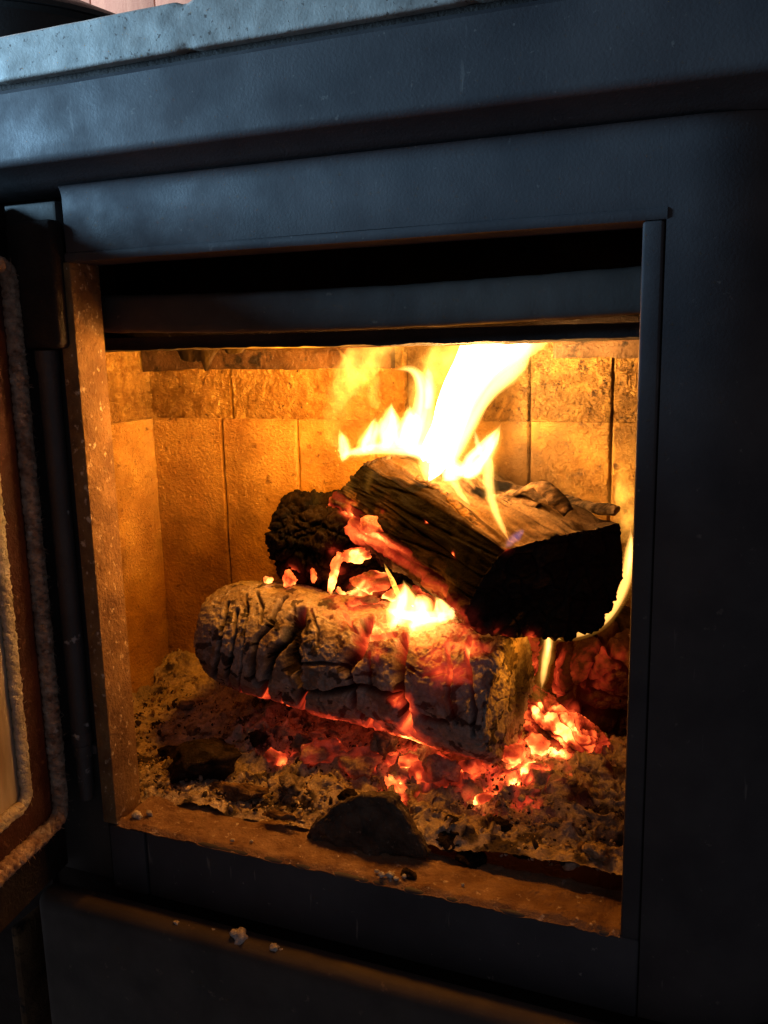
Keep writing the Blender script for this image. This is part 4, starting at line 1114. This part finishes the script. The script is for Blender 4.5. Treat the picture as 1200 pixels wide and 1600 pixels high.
# ember remnants that carry the upper logs
lump_log('log', (.105, .212, .128), (.30, .218, .112), .036, .036, 401, [((.13, .18, .15), .04, .95), ((.2, .18, .13), .05, .85), ((.25, .18, .12), .04, .75)],
         ((.06, .04, .03), (.20, .13, .10)), 'glowing half-burnt log in the gap between grey log and top log', .005, 40, base_e=.55)

# ------------------------------------------------------------------ coals and crumbs, each by itself
LAB = {
 0: 'large black charcoal chunk in the front left ash', 1: 'brown charred stick lying in the front left ash', 2: 'small square red-hot coal below left end of grey log',
 3: 'grey pink coal left of centre under grey log', 4: 'grey pink coal at centre below grey log', 5: 'small grey coal touching bottom left of grey log', 6: 'grey coal upright under the middle of grey log',
 7: 'long orange glowing coal just right of the iron wedge top', 8: 'red coal above the long glowing coal behind iron wedge', 9: 'pinkish ash-coated lump right of the iron wedge', 10: 'small bright orange coal under the deep crack of grey log',
 11: 'red coal below right end of grey log', 12: 'bright orange coal under the right end of grey log', 13: 'bright orange coal between grey log and right log',
 14: 'black coal close to the right foot of the iron wedge', 15: 'black coal on the back edge of sill right of iron wedge', 16: 'dark coal set in the right ash heap below the red log',
 17: 'small dark coal at far left beside the jamb', 18: 'small dark coal high in the left back ash', 19: 'dark coal under the left end of grey log', 20: 'small grey crumb left of the large black chunk',
 21: 'grey coal above the black coal right of iron wedge', 22: 'flat grey flake left of the iron wedge', 23: 'tiny red coal under the left part of grey log', 24: 'dark coal touching left side of iron wedge',
 25: 'thin bright ember lying on the ash right of centre', 26: 'pale ash lump low in the right heap', 27: 'pale long ash lump in the middle of right heap', 28: 'pale ash lump near the right jamb at front',
 29: 'dark coal at front of the right ash heap', 30: 'dark coal in the right heap below the thin bright ember', 31: 'thin pale stick along the front left edge of sill', 32: 'grey crumb in the left back ash near the log', 33: 'grey crumb on the ash by the left brick corner',
 34: 'small dark crumb on the front of sill right of centre',
 35: 'glowing orange slab tucked under the left side of top log', 36: 'orange ember in the gap between black log and top log', 37: 'narrow upright orange ember beside the black charred log', 38: 'square orange ember at the foot of the black charred log',
 39: 'slim upright ember right of the square one by black log', 40: 'flat orange ember lying on top of grey log', 41: 'tiny ember at the far left foot of black log', 42: 'broad orange ember filling the gap above grey log', 43: 'orange ember between the broad one and the lower flame'}
PAL = {'dark': ((.014, .012, .011), (.055, .043, .034), 0.0), 'stick': ((.10, .065, .04), (.30, .21, .13), 0.0), 'ember': ((.12, .08, .07), (.30, .22, .19), .62),
       'emberhot': ((.14, .08, .05), (.30, .2, .15), .92), 'emberlong': ((.14, .09, .07), (.34, .26, .22), .78), 'grey': ((.13, .11, .10), (.36, .31, .27), 0.0),
       'greyglow': ((.22, .18, .17), (.46, .40, .37), .30), 'pale': ((.36, .28, .19), (.58, .48, .36), 0.0)}
for i, (p, hw, hh, kind) in enumerate(DATA['chunks']):
    depth = hw * (.8 if kind not in ('stick', 'emberlong') else .32)
    V, F = rock(500 + i, hw, depth, hh, 4, .16 if kind != 'pale' else .22, 8, 2.4)
    L = V.copy()
    sc = max(hw, hh)
    dd, val = cells(L + .15 * sc * np.stack([vnoise(L / sc * 3, 1), vnoise(L / sc * 3, 2), vnoise(L / sc * 3, 3)], 1), 2.2 / sc, i)
    V = V * (1 - .10 * np.exp(-(dd / (.10 * sc)) ** 2))[:, None]
    V += min(.0016, .09 * sc) * np.stack([fbm(L, 160, 4, i), fbm(L, 160, 4, i + 40), fbm(L, 160, 4, i + 80)], 1)
    rz = random.uniform(-.5, .5) if kind not in ('emberlong', 'stick') else {7: .25, 1: -.12, 31: -.1}.get(i, 0)
    ty = {7: .75, 1: -.10, 31: -.12}.get(i, random.uniform(-.3, .3))
    Rm = np.array(Matrix.Rotation(rz, 3, 'Z') @ Matrix.Rotation(ty, 3, 'Y') @ Matrix.Rotation(random.uniform(-.3, .3), 3, 'X'))
    V = V @ Rm.T
    c1, c2, e0 = PAL[kind]
    n = fbm(L + i, 130, 4, 600 + i)
    t = np.clip(.42 + .7 * n, 0, 1)[:, None]
    col = np.array(c1) * (1 - t) + np.array(c2) * t
    low = sstep(.5, -1.0, V[:, 2] / max(hh, 1e-4))
    e = e0 * np.clip(.62 + .40 * fbm(L + i, 90, 2, 700 + i) + .35 * low, 0, 1.15)
    me = mesh_np('coal', np.zeros_like(V) + V, F, attrs={'col': np.clip(col, .006, .8), 'ember': np.clip(e, 0, 1)})
    nm = {'stick': 'charred_stick', 'pale': 'ash_lump'}.get(kind, 'coal')
    o = link(nm, me, M['coal'])
    o.location = p
    tag(o, LAB[i], {'stick': 'stick', 'pale': 'ash lump'}.get(kind, 'coal'), {'stick': 'charred sticks in the ash', 'pale': 'pale lumps of ash'}.get(kind, 'coals in the fire bed'))

# iron wedge standing behind the sill
def wedge():
    poly = np.array(DATA['lump'])
    poly[:, 2] = poly[:, 2] * .76 - .002
    c = poly.mean(0)
    rings = []
    for t, sc in ((0, .0), (0, .25), (0, .5), (0, .75), (0, .9), (0, 1.0), (.15, 1.02), (.5, 1.0), (1, .94), (1, .6), (1, .0)):
        nt = 160
        u0, q = resample_closed(poly, nt)
        u = np.linspace(0, 1, nt, endpoint=False)
        r = np.stack([np.interp(u, u0, q[:, k]) for k in range(3)], 1)
        for _ in range(2):
            r = (np.roll(r, 1, 0) + 2 * r + np.roll(r, -1, 0)) / 4
        r = c + (r - c) * max(sc, .01)
        r[:, 1] += t * .011 + .10 * (r[:, 2])       # leans back a little
        rings.append(r)
    G = np.array(rings)
    # densify rows
    k = 10
    G2 = np.concatenate([G[i] + (G[i + 1] - G[i]) * np.linspace(0, 1, k, endpoint=False)[:, None, None] for i in range(len(G) - 1)])
    V = G2.reshape(-1, 3)
    Nn = grid_normals(G2, True).reshape(-1, 3)
    fd, fv = cells(V, 55, 77)
    V = V + Nn * (.0030 * (fv - .5) - .0008 * np.exp(-(fd / .0007) ** 2) + .0016 * fbm(V, 60, 4, 5) + .0012 * fbm(V, 220, 3, 6))[:, None]
    o = link('iron_wedge', mesh_np('iron_wedge', V, grid_faces(len(G2), 160, True)), M['lump'])
    tag(o, 'dark dull triangular lump standing behind the sill in front of the embers', 'wedge')
wedge()

# white crumbs on the ash door ledge and on the sill
crumbs = [((.1265, -.0255, -.0570), .0068), ((.104, -.0250, -.0575), .0022), ((.071, -.0262, -.0575), .0034), ((.157, -.0258, -.0575), .0040), ((.163, -.0262, -.0575), .0018), ((.083, -.0255, -.0575), .0016), ((.135, -.030, -.0610), .0016), ((.118, -.0295, -.0605), .0019),
          ((.232, .0035, .0012), .0024), ((.238, .0050, .0012), .0030), ((.243, .0030, .0010), .0020), ((.227, .0060, .0010), .0018), ((.248, .0070, .001), .0017), ((.29, .012, .001), .0014), ((.105, .006, .001), .0016), ((.12, .010, .001), .0014), ((.012, .010, .002), .0042), ((.02, .016, .002), .0030)]
for i, (p, s) in enumerate(crumbs):
    V, F = rock(900 + i, s * 1.2, s * .9, s, 3, .35, 5, 2.0)
    o = link('ash_crumb', mesh_np('ash_crumb', V, F), M['crumb'])
    o.location = p
    row = sorted((c[0][0], k) for k, c in enumerate(crumbs) if (k < 8) == (i < 8))
    rank = [k for _, k in row].index(i)
    words = ['leftmost', 'second from the left', 'third from the left', 'fourth from the left', 'fifth from the left', 'fifth from the right', 'fourth from the right', 'third from the right', 'second from the right', 'rightmost']
    word = words[rank] if rank < 5 else words[len(words) - (len(row) - rank)]
    if i == 0: lb = 'largest white ash crumb on the ledge below the sill'
    elif i < 8: lb = 'tiny white ash crumb on the dark ledge below the sill, ' + word
    else: lb = 'tiny pale ash crumb lying on the rusty sill, ' + word
    tag(o, lb, 'crumb', 'ash crumbs on the ledge' if i < 8 else 'ash crumbs on the sill')

# ================================================================== flames
def smooth_spine(pts, n=90):
    p = np.array([q[:3] for q in pts]); w = np.array([q[3] for q in pts])
    s0 = np.concatenate([[0], np.cumsum(np.linalg.norm(np.diff(p, axis=0), axis=1))])
    L = s0[-1]; s0 = s0 / L
    t = np.linspace(0, 1, n)
    P = np.stack([np.interp(t, s0, p[:, k]) for k in range(3)], 1); W = np.interp(t, s0, w)
    for _ in range(60 if len(p) > 4 else 30):
        P[1:-1] = (P[:-2] + 2 * P[1:-1] + P[2:]) / 4
        W[1:-1] = (W[:-2] + 2 * W[1:-1] + W[2:]) / 4
    T = np.gradient(P, axis=0); T /= np.linalg.norm(T, axis=1, keepdims=True)
    S = np.cross(T, np.array([-.25, .97, 0.0])); S /= np.linalg.norm(S, axis=1, keepdims=True) + 1e-9
    return t, P, W, T, S, np.cross(S, T), L

def flame_body(t, P, W, S, D, cls, seed, parent):
    n = len(t); m = 30
    th = np.linspace(0, 2 * np.pi, m, endpoint=False)
    amp = {1: .20, 2: .16, 3: .30, 4: .30, 5: .20, 6: .2}[cls]
    q = np.stack([np.cos(th)[None] + 0 * t[:, None], np.sin(th)[None] + 0 * t[:, None], (t * 5.5)[:, None] + 0 * th[None]], -1).reshape(-1, 3)
    nz = 1 + amp * fbm(q, .9, 3, seed).reshape(n, m)
    depth = {1: .95, 2: 1.1, 3: .9, 4: .8, 5: .9, 6: .7}[cls]
    Wd = np.minimum(W, .019)
    taper = np.maximum(np.sqrt(np.clip(t / .06, 0, 1)) * np.clip((1 - t) / .16, 0, 1) ** .7, .02)
    W = W * taper; Wd = Wd * taper
    G = P[:, None] + (W[:, None] * np.cos(th)[None] * nz)[..., None] * S[:, None] + (Wd[:, None] * depth * (np.sign(np.sin(th)) * np.abs(np.sin(th)) ** 3.2)[None] * nz)[..., None] * D[:, None]
    V = G.reshape(-1, 3)
    V[:, 2] = np.minimum(V[:, 2], .3770 + .0004 * vnoise(V * 60, 3))
    V[:, 1] = np.minimum(V[:, 1], FD - .003)
    F = grid_faces(n, m, True)
    k = len(V)
    V = np.concatenate([V, [V[:m].mean(0)], [V[(n - 1) * m:n * m].mean(0)]])
    j = np.arange(m)
    c0 = np.stack([np.full(m, k), j, (j + 1) % m], 1)
    c1 = np.stack([np.full(m, k + 1), (n - 1) * m + (j + 1) % m, (n - 1) * m + j], 1)
    bm = bmesh.new()
    vv = [bm.verts.new(x) for x in V]
    for f in F: bm.faces.new([vv[i] for i in f])
    for f in np.concatenate([c0, c1]): bm.faces.new([vv[i] for i in f])
    bmesh.ops.recalc_face_normals(bm, faces=bm.faces[:])
    me = bpy.data.meshes.new('tongue'); bm.to_mesh(me); bm.free()
    for pl in me.polygons: pl.use_smooth = True
    return link('tongue', me, FM[cls], parent)

def flame_tongue(pts, cls, seed, parent):
    """one tongue; broad ones are woven from several thinner streams that sway beside each other"""
    t, P, W, T, S, D, L = smooth_spine(pts)
    wide = W.max()
    if cls not in (1, 2) or wide < .006:
        flame_body(t, P, W, S, D, cls, seed, parent)
        return
    r = np.random.default_rng(seed)
    n = 5 if wide < .012 else (7 if wide < .025 else 11)
    flame_body(t, P, W * .80, S, D, 2, seed, parent)
    for j in range(n):
        off = (j + .5) / n * 2 - 1 + r.uniform(-.12, .12)
        t0, t1 = r.uniform(0, .12), r.uniform(.80, 1.0) if abs(off) < .6 else r.uniform(.60, 1.0)
        tt = t0 + (t1 - t0) * t
        f = lambda A: np.stack([np.interp(tt, t, A[:, k]) for k in range(3)], 1)
        Pj, Sj, Dj, Wj = f(P), f(S), f(D), np.interp(tt, t, W)
        ph = r.uniform(0, 6.28)
        sway = .13 * np.sin(tt * r.uniform(5, 9) + ph)
        Pj = Pj + (Wj * (off * .80 + sway))[:, None] * Sj + (np.minimum(Wj, .02) * r.uniform(-.5, .5))[:, None] * Dj
        wj = Wj * r.uniform(1.0, 1.7) / n ** .72
        c = cls if abs(off) < .52 else r.choice([2, 3])
        flame_body(t, Pj, wj, Sj, Dj, int(c), seed * 7 + j, parent)

def fire_lamp(loc, watts, r, parent, col=(1.0, .30, .012)):
    ld = bpy.data.lights.new('flame_light', 'POINT')
    ld.energy = watts; ld.color = col; ld.shadow_soft_size = r
    o = bpy.data.objects.new('flame_light', ld)
    scene.collection.objects.link(o); o.location = loc; o.parent = parent
FLAB = {'upper': 'tall white and yellow flames rising from the top log to the baffle', 'lower': 'short white flame burning in the gap under the top log', 'right': 'thin yellow flame curling round the right side of the black log end'}
LAMPS = {'upper': [((.215, .155, .335), .10, .016), ((.165, .150, .305), .42, .014), ((.255, .125, .285), .36, .012), ((.098, .150, .345), 2.1, .014)],
         'lower': [((.225, .110, .176), .12, .010)], 'right': [((.386, .185, .205), .03, .006), ((.325, .128, .138), .15, .004)]}
for key in ('upper', 'lower', 'right'):
    ft = thing('flame', FLAB[key], 'flame', group='flames of the wood fire')
    for i, fl in enumerate(DATA['flames'][key]):
        flame_tongue(fl['p'], fl['c'], 31 * i + len(key), ft)
        if fl['c'] in (1, 2):
            flame_tongue([q[:3] + [q[3] * 1.22 + .0020] for q in fl['p']], 5, 31 * i + len(key), ft)
    for loc, wt, r in LAMPS[key]:
        fire_lamp(loc, wt, r, ft)

# ================================================================== pot on the stove top
pot = thing('black_pot', 'black pot with low sloping lid standing on the stove top at upper left', 'pot')
px_, py_ = -.215, .20
lathe('pot_body', [(0, .5870), (.130, .5870), (.138, .592), (.142, .660), (.146, .664), (.0, .664)], px_, py_, M['pot'], pot, 48)
lathe('lid', [(0, .6645), (.149, .6645), (.150, .668), (.146, .672), (.05, .716), (.02, .722), (0, .722)], px_, py_, M['pot'], pot, 48)
lathe('lid_knob', [(0, .7225), (.012, .7225), (.010, .735), (.018, .742), (.016, .752), (0, .754)], px_, py_, M['pot'], pot, 24)
